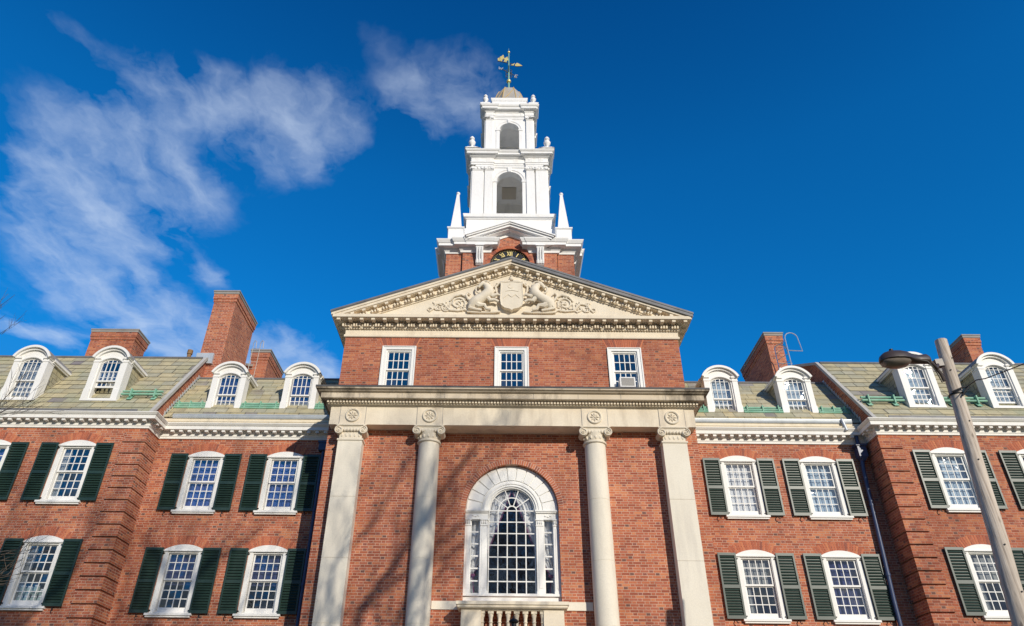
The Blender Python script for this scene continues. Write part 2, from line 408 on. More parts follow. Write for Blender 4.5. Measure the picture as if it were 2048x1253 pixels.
# ------------------------------------------------------------------ mesh builder
class MB:
    """collects shapes; build() links them as ONE mesh object"""

    def __init__(s, sx=1, smooth=False):
        s.v, s.f, s.mi, s.sx, s.smooth, s.cur = [], [], [], sx, smooth, 0

    def add(s, vs, fs):
        b = len(s.v)
        s.v += [tuple(p) for p in vs]
        for f in fs:
            s.f.append([b + i for i in f])
            s.mi.append(s.cur)
        return s

    def box(s, x0, x1, y0, y1, z0, z1):
        x0, x1 = min(x0, x1), max(x0, x1)
        y0, y1 = min(y0, y1), max(y0, y1)
        z0, z1 = min(z0, z1), max(z0, z1)
        vs = [(x0, y0, z0), (x1, y0, z0), (x1, y1, z0), (x0, y1, z0), (x0, y0, z1), (x1, y0, z1), (x1, y1, z1), (x0, y1, z1)]
        return s.add(vs, [(0, 3, 2, 1), (4, 5, 6, 7), (0, 1, 5, 4), (1, 2, 6, 5), (2, 3, 7, 6), (3, 0, 4, 7)])

    def obox(s, c, ax, ay, az):
        c, ax, ay, az = map(Vector, (c, ax, ay, az))
        vs = []
        for k in (-1, 1):
            for i, j in ((-1, -1), (1, -1), (1, 1), (-1, 1)):
                vs.append(c + ax * i + ay * j + az * k)
        fs = [(0, 3, 2, 1), (4, 5, 6, 7), (0, 1, 5, 4), (1, 2, 6, 5), (2, 3, 7, 6), (3, 0, 4, 7)]
        if ax.cross(ay).dot(az) < 0:
            fs = [f[::-1] for f in fs]
        return s.add(vs, fs)

    def prism(s, poly, y0, y1):
        """polygon in (x, z), anticlockwise seen from the front (-Y), between y0 (front) and y1"""
        n = len(poly)
        area = sum(poly[i][0] * poly[(i + 1) % n][1] - poly[(i + 1) % n][0] * poly[i][1] for i in range(n))
        if area < 0:
            poly = poly[::-1]
        vs = [(x, y0, z) for x, z in poly] + [(x, y1, z) for x, z in poly]
        fs = [list(range(n)), list(range(2 * n - 1, n - 1, -1))]
        for i in range(n):
            j = (i + 1) % n
            fs.append((i, i + n, j + n, j))
        return s.add(vs, fs)

    def prism_x(s, poly, x0, x1):
        """polygon in (y, z) between x0 and x1"""
        n = len(poly)
        area = sum(poly[i][0] * poly[(i + 1) % n][1] - poly[(i + 1) % n][0] * poly[i][1] for i in range(n))
        if area < 0:
            poly = poly[::-1]
        x0, x1 = min(x0, x1), max(x0, x1)
        vs = [(x1, y, z) for y, z in poly] + [(x0, y, z) for y, z in poly]
        fs = [list(range(n)), list(range(2 * n - 1, n - 1, -1))]
        for i in range(n):
            j = (i + 1) % n
            fs.append((i, i + n, j + n, j))
        return s.add(vs, fs)

    def wall(s, outer, holes, y, depth):
        """front face in the plane y with openings, their reveals running back by depth"""
        def ccw(p):
            n = len(p)
            a = sum(p[i][0] * p[(i + 1) % n][1] - p[(i + 1) % n][0] * p[i][1] for i in range(n))
            return p if a > 0 else p[::-1]
        loops = [ccw(outer)] + [ccw(h)[::-1] for h in holes]
        flat = [p for l in loops for p in l]
        tris = tessellate_polygon([[Vector((x, z, 0)) for x, z in l] for l in loops])
        fs = []
        for a, b, c in tris:
            A, B, C_ = flat[a], flat[b], flat[c]
            cr = (B[0] - A[0]) * (C_[1] - A[1]) - (C_[0] - A[0]) * (B[1] - A[1])
            fs.append((a, b, c) if cr > 0 else (a, c, b))
        s.add([(x, y, z) for x, z in flat], fs)
        for h in holes:
            h = ccw(h)
            n = len(h)
            vs = [(x, y, z) for x, z in h] + [(x, y + depth, z) for x, z in h]
            s.add(vs, [(i, (i + 1) % n, (i + 1) % n + n, i + n) for i in range(n)])
        return s

    def sweep(s, prof, path, closed=False, caps=True):
        """moulding: prof = [(out, z)...] from bottom to top, path = plan points with the outside on the right hand"""
        n = len(path)
        P = [Vector((x, y)) for x, y in path]
        rings = []
        for i in range(n):
            d0 = (P[i] - P[i - 1]) if (i > 0 or closed) else None
            d1 = (P[(i + 1) % n] - P[i]) if (i < n - 1 or closed) else None
            ns = [Vector((d.y, -d.x)).normalized() for d in (d0, d1) if d is not None]
            if len(ns) == 1:
                mv = ns[0]
            else:
                b = ns[0] + ns[1]
                mv = b / max(0.2, (b.length_squared / 2)) if b.length > 1e-6 else ns[0]
            rings.append([(P[i].x + mv.x * o, P[i].y + mv.y * o, z) for o, z in prof])
        k = len(prof)
        vs = [p for r in rings for p in r]
        fs = []
        for i in range(n if closed else n - 1):
            j = (i + 1) % n
            for q in range(k - 1):
                fs.append((i * k + q, j * k + q, j * k + q + 1, i * k + q + 1))
        if caps and not closed:
            fs.append(list(range(k - 1, -1, -1))[::-1] if False else list(range(k))[::-1])
            fs.append([(n - 1) * k + q for q in range(k)])
        return s.add(vs, fs)

    def tube(s, pts, rad, n=8, caps=True, flat=1.0):
        pts = [Vector(p) for p in pts]
        rads = rad if isinstance(rad, (list, tuple)) else [rad] * len(pts)
        vs, fs = [], []
        up = None
        for i, p in enumerate(pts):
            d = (pts[min(i + 1, len(pts) - 1)] - pts[max(i - 1, 0)])
            if d.length < 1e-9:
                d = Vector((0, 0, 1))
            d.normalize()
            if up is None:
                up = Vector((0, -1, 0)) if abs(d.y) < 0.9 else Vector((1, 0, 0))
            a = d.cross(up)
            if a.length < 1e-6:
                a = d.cross(Vector((1, 0, 0)))
            a.normalize()
            b = a.cross(d).normalized()
            up = b
            for k in range(n):
                th = 2 * math.pi * k / n
                vs.append(p + (a * math.cos(th) + b * math.sin(th) * flat) * rads[i])
        for i in range(len(pts) - 1):
            for k in range(n):
                k2 = (k + 1) % n
                fs.append((i * n + k, i * n + k2, (i + 1) * n + k2, (i + 1) * n + k))
        if caps:
            fs.append(list(range(n))[::-1])
            fs.append([(len(pts) - 1) * n + k for k in range(n)])
        return s.add(vs, fs)

    def lathe(s, prof, c, n=20, axis='z', ang=0.0, sq=(1, 1)):
        """prof = [(r, h)...] turned round an axis through c; h runs along the axis"""
        vs, fs = [], []
        k = len(prof)
        for i in range(n):
            th = 2 * math.pi * i / n + ang
            for r, h in prof:
                a, b = r * math.cos(th) * sq[0], r * math.sin(th) * sq[1]
                if axis == 'z':
                    vs.append((c[0] + a, c[1] + b, c[2] + h))
                elif axis == 'y':
                    vs.append((c[0] + a, c[1] - h, c[2] + b))
                else:
                    vs.append((c[0] + h, c[1] + a, c[2] + b))
        for i in range(n):
            j = (i + 1) % n
            for q in range(k - 1):
                fs.append((i * k + q, j * k + q, j * k + q + 1, i * k + q + 1))
        if prof[0][0] > 1e-6:
            fs.append([i * k for i in range(n)][::-1])
        if prof[-1][0] > 1e-6:
            fs.append([i * k + k - 1 for i in range(n)])
        return s.add(vs, fs)

    def blob(s, c, r, n=10, m=7):
        prof = [(math.cos(R(-90 + 180 * i / m)), math.sin(R(-90 + 180 * i / m))) for i in range(m + 1)]
        vs, fs = [], []
        k = len(prof)
        for i in range(n):
            th = 2 * math.pi * i / n
            for a, h in prof:
                vs.append((c[0] + r[0] * a * math.cos(th), c[1] + r[1] * a * math.sin(th), c[2] + r[2] * h))
        for i in range(n):
            j = (i + 1) % n
            for q in range(k - 1):
                fs.append((i * k + q, j * k + q, j * k + q + 1, i * k + q + 1))
        return s.add(vs, fs)

    def arc_band(s, cx, cz, r0, r1, a0, a1, y0, y1, n=24):
        """solid ring sector in the facade plane"""
        vs, fs = [], []
        for i in range(n + 1):
            a = a0 + (a1 - a0) * i / n
            ca, sa = math.cos(a), math.sin(a)
            for r, y in ((r0, y0), (r1, y0), (r1, y1), (r0, y1)):
                vs.append((cx + r * ca, y, cz + r * sa))
        for i in range(n):
            for q in range(4):
                fs.append((i * 4 + q, i * 4 + (q + 1) % 4, (i + 1) * 4 + (q + 1) % 4, (i + 1) * 4 + q)[::-1 if a1 > a0 else 1])
        fs.append((0, 1, 2, 3)[::1 if a1 > a0 else -1])
        fs.append((n * 4, n * 4 + 1, n * 4 + 2, n * 4 + 3)[::-1 if a1 > a0 else 1])
        return s.add(vs, fs)

    def build(s, name, mats, parent=None, loc=None, fix=False):
        me = bpy.data.meshes.new(name)
        vs, fs = s.v, s.f
        if s.sx < 0:
            vs = [(-x, y, z) for x, y, z in vs]
            fs = [f[::-1] for f in fs]
        me.from_pydata(vs, [], fs)
        if not isinstance(mats, (list, tuple)):
            mats = [mats]
        for mm in mats:
            me.materials.append(M[mm])
        if any(s.mi):
            me.polygons.foreach_set('material_index', s.mi)
        if fix:
            bm = bmesh.new()
            bm.from_mesh(me)
            bmesh.ops.recalc_face_normals(bm, faces=bm.faces)
            bm.to_mesh(me)
            bm.free()
        if s.smooth:
            me.shade_smooth()
            me.set_sharp_from_angle(angle=R(38))
        me.update()
        o = bpy.data.objects.new(name, me)
        COL.objects.link(o)
        if parent is not None:
            o.parent = parent
            if loc is None and 'world' in parent:
                o.location = -Vector(parent['world'])
            elif loc is not None:
                base = Vector(parent['world']) if 'world' in parent else Vector((0, 0, 0))
                o.location = Vector(loc) - base
        elif loc is not None:
            o.location = loc
        return o


def thing(name, label, cat, loc, group=None):
    o = bpy.data.objects.new(name, None)
    COL.objects.link(o)
    o.location = loc
    o['world'] = tuple(loc)
    tag(o, label, cat, group)
    return o


def tag(o, label, cat, group=None):
    o['label'] = label
    o['category'] = cat
    if group:
        o['group'] = group
    return o


def struct(o):
    o['kind'] = 'structure'
    return o


def copy_tree(o, parent, loc=None):
    c = o.copy()
    COL.objects.link(c)
    c.parent = parent
    if loc is not None:
        c.location = Vector(loc) - Vector(parent['world'])
    for ch in o.children:
        copy_tree(ch, c)
    return c


def arc_pts(cx, cz, r, a0, a1, n):
    return [(cx + r * math.cos(a0 + (a1 - a0) * i / n), cz + r * math.sin(a0 + (a1 - a0) * i / n)) for i in range(n + 1)]


def seg_head(hw, z, rise, n=12):
    """segmental arc from (+hw, z) over the top to (-hw, z)"""
    r = (hw * hw + rise * rise) / (2 * rise)
    cz = z + rise - r
    a = math.asin(hw / r)
    return arc_pts(0, cz, r, math.pi / 2 - a, math.pi / 2 + a, n), r, cz, a


G0 = -1.65            # ground level

# ------------------------------------------------------------------ ground
struct(MB().box(-400, 400, -300, 500, G0 - 1.0, G0).build('ground', 'lawn'))
struct(MB().box(-200, 200, -16.0, -5.0, G0 - 0.3, G0 + 0.004).build('road', 'asphalt'))
struct(MB().box(-200, 200, -5.0, 4.2, G0 - 0.3, G0 + 0.13).build('pavement', 'concrete'))
struct(MB().box(-2.2, 2.2, 4.2, 18.0, G0 - 0.3, G0 + 0.06).build('path', 'concrete'))

# ================================================================== COLLEGE BUILDING
bld = thing('college_building', 'long red brick college hall with limestone columned temple front, carved pediment and dormered slate wings',
            'building', (0, 19, G0))
HW = 5.2              # half width of the temple front
WY, PY = 20.2, 19.43  # wall planes of the wings and of the projecting end pavilions
PX = 10.66            # inner corner of the pavilions
CY, SY, AY = 19.0, 18.8, 19.2   # centre bay, side bays, attic


def panes(mb, x, z0, z1, y, cols, rows, rnd=random.Random(31)):
    """old glass: every light of a sash lies at a slightly different tilt"""
    for i in range(cols):
        for j in range(rows):
            xa, xb = -x + 2 * x * i / cols, -x + 2 * x * (i + 1) / cols
            za, zb_ = z0 + (z1 - z0) * j / rows, z0 + (z1 - z0) * (j + 1) / rows
            tx, tz = rnd.uniform(-0.004, 0.004), rnd.uniform(-0.005, 0.005)
            mb.add([(xa, y - tx - tz, za), (xb, y + tx - tz, za), (xb, y + tx + tz, zb_), (xa, y - tx + tz, zb_)], [(0, 1, 2, 3)])
    return mb


# ---------------- window kinds (local: x centred, y 0 = wall face, z 0 = sill top)
def sash_bars(mb, x, z0, z1, y, cols, rows, bar=0.0105, fr=0.022, bot=0.022, th=0.022, top=None):
    mb.box(-x - fr * 1.6, -x, y, y + th + 0.012, z0 - bot, z1 + fr)
    mb.box(x, x + fr * 1.6, y, y + th + 0.012, z0 - bot, z1 + fr)
    mb.box(-x, x, y, y + th + 0.012, z0 - bot, z0)
    mb.box(-x, x, y, y + th + 0.012, z1, z1 + (top or fr))
    for i in range(1, cols):
        xc = -x + 2 * x * i / cols
        mb.box(xc - bar, xc + bar, y + 0.002, y + th, z0, z1)
    for j in range(1, rows):
        zc = z0 + (z1 - z0) * j / rows
        mb.box(-x, x, y + 0.004, y + th - 0.002, zc - bar, zc + bar)


def voussoirs(mb, r0, r1, cz, a, n, y0, y1, gap=0.017):
    mb.cur = 0
    mb.arc_band(0, cz, r0 + 0.004, r1 - 0.004, math.pi / 2 - a, math.pi / 2 + a, y0 + 0.006, y1, 16)
    mb.cur = 1
    for i in range(n):
        b0 = math.pi / 2 - a + 2 * a * i / n + gap / r1 / 2
        b1 = math.pi / 2 - a + 2 * a * (i + 1) / n - gap / r1 / 2
        mb.arc_band(0, cz, r0, r1, b0, b1, y0, y1 - 0.002, 1)
    mb.cur = 0


def louvre_shutter(x0, x1, h, green):
    mb = MB()
    y0, y1 = -0.085, -0.045
    w = 0.045
    mb.box(x0, x0 + w, y0, y1, 0, h)
    mb.box(x1 - w, x1, y0, y1, 0, h)
    for a, b in ((0, 0.085), (h * 0.48 - 0.045, h * 0.48 + 0.045), (h - 0.07, h)):
        mb.box(x0 + w, x1 - w, y0 + 0.002, y1 - 0.002, a, b)
    for a, b, n in ((0.085, h * 0.48 - 0.045, 10), (h * 0.48 + 0.045, h - 0.07, 10)):
        for i in range(n):
            zc = a + (b - a) * (i + 0.5) / n
            mb.obox(((x0 + x1) / 2, (y0 + y1) / 2 + 0.003, zc), ((x1 - x0) / 2 - w, 0, 0), (0, 0.018, 0.021), (0, -0.004, 0.0035))
    mb.box(x0 + w, x1 - w, y1 - 0.004, y1 + 0.002, 0.01, h - 0.01)
    return mb


def wing_window(name, parent, loc, green):
    H1, rise, hw = 1.655, 0.135, 0.535
    head, r, cz, a = seg_head(hw, H1, rise)
    f = MB()
    f.box(-hw, -0.42, -0.022, 0.14, 0, H1 - 0.02)
    f.box(0.42, hw, -0.022, 0.14, 0, H1 - 0.02)
    f.box(-hw - 0.02, hw + 0.02, -0.055, 0.13, H1 - 0.055, H1 - 0.02)
    f.prism([(-hw, H1 - 0.02), (hw, H1 - 0.02)] + head, -0.028, 0.13)
    f.box(-0.42, 0.42, 0.0, 0.14, H1 - 0.10, H1 - 0.055)
    f.box(-0.42, 0.42, 0.006, 0.14, 0, 0.045)
    for sx in (-1, 1):
        f.box(sx * 0.405, sx * 0.42, -0.004, 0.12, 0.045, H1 - 0.1)
    w = f.build(name, 'white_paint', parent, loc)
    s_ = MB()
    sash_bars(s_, 0.352, 0.165, 0.825, 0.085, 4, 3, bot=0.11)
    sash_bars(s_, 0.352, 0.895, 1.53, 0.045, 4, 3, bot=0.045)
    s_.build('sash', 'white_paint', w)
    panes(panes(MB(), 0.352, 0.165, 0.825, 0.097, 4, 3), 0.352, 0.895, 1.53, 0.057, 4, 3).build('pane', 'glass', w)
    MB().box(-0.62, 0.62, -0.10, 0.06, -0.055, 0).box(-0.59, 0.59, -0.07, 0.06, -0.10, -0.055).build('sill', 'white_paint', w)
    v = MB()
    voussoirs(v, r + 0.006, r + 0.25, cz, a * 1.12, 19, -0.004, 0.02)
    v.build('brick_arch', ['mortar', 'arch_brick'], w)
    for x0, x1 in ((-1.045, -0.545), (0.545, 1.045)):
        louvre_shutter(x0, x1, 1.69, green).build('shutter', green, w)
        hx = x0 + 0.22 if x0 < 0 else x1 - 0.22
        MB(smooth=True).tube([(hx, -0.02, -0.02), (hx, -0.10, -0.05), (hx + 0.03, -0.11, -0.11), (hx + 0.06, -0.11, -0.09)], 0.013, 6).build('holdback', 'black_iron', w)
    for sx in (-1, 1):
        MB().box(sx * 0.50, sx * 0.545, -0.06, -0.02, 1.535, 1.56).box(sx * 0.50, sx * 0.545, -0.06, -0.02, 0.06, 0.085).build('hinge', 'black_iron', w)
    return w


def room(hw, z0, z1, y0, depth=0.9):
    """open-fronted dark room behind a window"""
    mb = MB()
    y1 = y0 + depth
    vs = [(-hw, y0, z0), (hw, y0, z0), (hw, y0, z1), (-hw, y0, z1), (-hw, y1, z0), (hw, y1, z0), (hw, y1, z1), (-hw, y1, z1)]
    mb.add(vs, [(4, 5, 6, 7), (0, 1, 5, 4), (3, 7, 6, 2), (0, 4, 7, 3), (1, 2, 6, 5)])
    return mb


def pleats(x0, x1, z0, z1, y, amp=0.02, n=8):
    mb = MB(smooth=True)
    vs, fs = [], []
    N = n * 6
    for i in range(N + 1):
        x = x0 + (x1 - x0) * i / N
        yy = y + amp * math.sin(2 * math.pi * i / 6)
        vs += [(x, yy, z0), (x, yy, z1)]
    for i in range(N):
        fs.append((2 * i, 2 * i + 2, 2 * i + 3, 2 * i + 1))
    return mb.add(vs, fs)


proto = {}
proto_room = None


def put_window(kind, loc, inside=None):
    if kind not in proto:
        w = proto[kind] = wing_window('window', bld, loc, kind)
    else:
        src = proto[kind]
        w = src.copy()
        COL.objects.link(w)
        w.parent = bld
        w.location = Vector(loc) - Vector(bld['world'])
        for ch in src.children:
            if ch.name.split('.')[0] in ('room_recess', 'curtain', 'blind'):
                continue
            c = ch.copy()
            COL.objects.link(c)
            c.parent = w
    room(0.55, -0.1, 1.75, 0.142, 0.8).build('room_recess', 'dark_room', w)
    if inside == 'blind':
        pleats(-0.40, 0.40, 0.05, 1.56, 0.165, 0.006, 7).build('blind', 'white_blind', w)
    elif inside == 'part_blind':
        pleats(-0.40, 0.40, 0.9, 1.56, 0.165, 0.006, 7).build('blind', 'grey_curtain', w)
        pleats(-0.40, -0.2, 0.05, 0.9, 0.165, 0.012, 3).build('curtain', 'grey_curtain', w)
    elif inside == 'grey':
        pleats(-0.40, 0.40, 0.05, 1.56, 0.175, 0.02, 6).build('curtain', 'grey_curtain', w)
    elif inside == 'blue':
        pleats(-0.40, 0.40, 0.05, 1.56, 0.175, 0.02, 6).build('curtain', 'blue_curtain', w)
    elif inside == 'navy':
        pleats(-0.40, 0.40, 0.05, 1.56, 0.175, 0.02, 6).build('curtain', 'navy_curtain', w)
    elif inside == 'navy_top':
        pleats(-0.40, 0.40, 0.75, 1.56, 0.175, 0.02, 6).build('curtain', 'navy_curtain', w)
    elif inside == 'sheer_sky':
        pleats(-0.40, 0.40, 0.05, 1.56, 0.175, 0.012, 7).build('curtain', 'sheer_sky_reflect', w)  # sky reflection of the glass put into the curtain colour
    elif inside == 'side':
        pleats(-0.40, -0.20, 0.05, 1.56, 0.175, 0.015, 3).build('curtain', 'grey_curtain', w)
    return w


def hole_at(xc, zb):
    head, _, _, _ = seg_head(0.535, zb + 1.655, 0.135)
    return [(xc - 0.535, zb), (xc + 0.535, zb)] + [(xc + x, z) for x, z in head]


UZ, LZ = 6.235, 3.50
WX = (6.705, 9.05)
PVX = (12.52, 14.98, 17.44)

# ---------------- wings and pavilions
# gambrel outlines: wing roof and pavilion roof in (y, z)
W_EAVE, W_BRK, W_RIDGE = (20.08, 9.06), (21.75, 11.25), (26.2, 13.05)
P_EAVE, P_BRK, P_RIDGE = (19.28, 8.84), (21.82, 12.08), (26.2, 14.20)

CORN = [(0.0, 8.405), (0.035, 8.405), (0.035, 8.465), (0.05, 8.475), (0.05, 8.55), (0.075, 8.56), (0.075, 8.632), (0.235, 8.632),
        (0.235, 8.735), (0.255, 8.745), (0.30, 8.805), (0.30, 8.825), (-0.2, 8.83)]


def slope_rows(mb, x0, x1, e, b, rows, step=0.016):
    """slated slope from the eave e to the break b in overlapping courses"""
    dy, dz = (b[0] - e[0]) / rows, (b[1] - e[1]) / rows
    L = math.hypot(dy, dz)
    ny, nz = -dz / L, dy / L
    for i in range(rows):
        y0, z0 = e[0] + dy * i, e[1] + dz * i
        y1, z1 = y0 + dy, z0 + dz
        a = (y0 + ny * step, z0 + nz * step)
        vs = [(x0, y0, z0), (x1, y0, z0), (x1, *a), (x0, *a), (x1, y1, z1), (x0, y1, z1)]
        mb.add(vs, [(0, 1, 2, 3), (3, 2, 4, 5)])
    return mb


def modillions(mb, path_a, path_b, o0, o1, z0, z1, w, sp):
    """blocks along a straight run in plan from a to b (outside on the right)"""
    a, b = Vector(path_a), Vector(path_b)
    d = (b - a)
    L = d.length
    d.normalize()
    nrm = Vector((d.y, -d.x))
    n = max(1, int(round(L / sp)))
    for i in range(n):
        c = a + d * (L * (i + 0.5) / n) + nrm * (o0 + o1) / 2
        mb.obox((c.x, c.y, (z0 + z1) / 2), (d.x * w / 2, d.y * w / 2, 0), (nrm.x * (o1 - o0) / 2, nrm.y * (o1 - o0) / 2, 0), (0, 0, (z1 - z0) / 2))


def segmental_dormer(s, xc, yf, zb, zs, apex, back, name='dormer', inside='navy', openlow=0.0):
    """dormer with arched head; front plane yf, base zb, pilaster top zs"""
    hw = 0.54
    f = MB()
    zt = zs
    # arched opening of the sash: hw .30 from zb+.11 to zs-.06, segmental head
    ow, oz0, oz1, rise = 0.325, zb + 0.06, zs - 0.125, 0.13
    hd, r, cz, a = seg_head(ow, oz1, rise, 10)
    face = [(-hw + 0.03, zb), (hw - 0.03, zb), (hw - 0.03, zs + 0.05), (-hw + 0.03, zs + 0.05)]
    top, r2, cz2, a2 = seg_head(hw - 0.03, zs + 0.05, apex - zs - 0.16, 12)
    outer = [(-hw + 0.03, zb), (hw - 0.03, zb)] + top
    f.wall(outer, [[(-ow, oz0), (ow, oz0)] + hd], 0, 0.14)
    for q in (-1, 1):
        f.box(q * (hw - 0.17), q * hw, -0.035, 0.3, zb, zs - 0.14)
        f.box(q * (hw - 0.185), q * (hw + 0.01), -0.05, 0.3, zs - 0.14, zs - 0.10)
        f.box(q * (hw - 0.17), q * hw, -0.03, 0.3, zs - 0.10, zs - 0.03)
        f.box(q * (hw - 0.19), q * (hw + 0.03), -0.065, 0.3, zs - 0.03, zs + 0.03)
        f.box(q * (hw - 0.18), q * (hw + 0.012), -0.05, 0.3, zb, zb + 0.36) if name == 'dormer' else None
    f.box(-hw - 0.02, hw + 0.02, -0.055, 0.2, zb - 0.05, zb + 0.012)
    # archivolt round the sash and the segmental cornice
    f.arc_band(0, cz, r + 0.01, r + 0.05, math.pi / 2 - a * 1.02, math.pi / 2 + a * 1.02, -0.025, 0.02, 14)
    cw = hw + 0.05
    _, rc, czc, ac = seg_head(cw, zs + 0.03, apex - zs - 0.03, 16)
    f.arc_band(0, czc, rc - 0.135, rc - 0.075, math.pi / 2 - ac, math.pi / 2 + ac, -0.07, 0.3, 18)
    f.arc_band(0, czc, rc - 0.075, rc, math.pi / 2 - ac * 1.03, math.pi / 2 + ac * 1.03, -0.14, 0.3, 18)
    d = f.build(name, 'white_paint', bld, (s * xc, yf, 0))
    # sash
    sb = MB()
    mid = zb + (oz1 - zb) * 0.50
    x = ow - 0.05
    lo = oz0 + 0.055
    if openlow <= 0:
        sash_bars(sb, x, lo, mid - 0.03, 0.085, 4, 3, bar=0.011, bot=0.055)
    else:
        k = openlow
        sash_bars(sb, x, lo + k, mid - 0.03 + min(k, 0.35), 0.10, 4, 3, bar=0.011, bot=0.055)
    sash_bars(sb, x, mid + 0.035, oz1 - 0.005, 0.045, 4, 2, bar=0.011, bot=0.045, fr=0.012)
    hd2, r3, cz3, a3 = seg_head(x, oz1, rise - 0.035, 8)
    for i in range(1, 4):
        xx = -x + 2 * x * i / 4
        zz = cz3 + math.sqrt(r3 * r3 - xx * xx)
        sb.box(xx - 0.011, xx + 0.011, 0.047, 0.067, oz1, zz)
    sb.arc_band(0, cz3, r3, r3 + 0.06, math.pi / 2 - a3 * 1.18, math.pi / 2 + a3 * 1.18, 0.045, 0.08, 10)
    sb.build('sash', 'white_paint', d)
    pn = MB()
    panes(pn, x, mid + 0.035, oz1 - 0.005, 0.057, 4, 2)
    pts_ = [(-x, oz1 - 0.005), (x, oz1 - 0.005)] + hd2
    pn.add([(px_, 0.057, pz_) for px_, pz_ in pts_], [list(range(len(pts_)))])
    panes(pn, x, lo + openlow, mid - 0.03 + min(openlow, 0.35), 0.097 + (0.015 if openlow > 0 else 0), 4, 3)
    pn.build('pane', 'glass', d)
    rm = room(ow + 0.06, zb + 0.03, oz1 + 0.2, 0.142, 0.9)
    rm.build('room_recess', 'dark_room', d)
    if inside:
        mt = {'navy': 'navy_curtain', 'grey': 'grey_curtain', 'pale': 'sheer_sky_reflect'}[inside]  # pale: curtain tinted like the sky mirrored in the glass
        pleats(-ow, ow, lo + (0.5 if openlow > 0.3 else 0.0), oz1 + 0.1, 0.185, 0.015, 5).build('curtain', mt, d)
    # slated cheeks running back into the roof
    for q in (-1, 1):
        ck = MB()
        x0 = q * (hw - 0.03)
        vs = [(x0, 0.02, zb - 0.1), (x0, 0.02, zs), (x0, back, zs), (x0, back, zb - 0.1)]
        ck.add(vs, [(0, 1, 2, 3)] if q > 0 else [(3, 2, 1, 0)])
        ck.build('dormer_cheek', 'cheek_slate', d)
        ev = MB()
        ev.box(q * (hw - 0.02), q * (hw + 0.075), 0.16, back, zs - 0.03, zs + 0.045)
        ev.box(q * (hw - 0.02), q * (hw + 0.035), 0.16, back, zs - 0.08, zs - 0.028)
        ev.build('dormer_eave', 'white_paint', d)
    rf = MB(smooth=True)
    rf.arc_band(0, czc, rc - 0.05, rc + 0.006, math.pi / 2 - ac * 1.02, math.pi / 2 + ac * 1.02, -0.10, back, 16)
    rf.build('dormer_roof', 'coping', d)
    return d


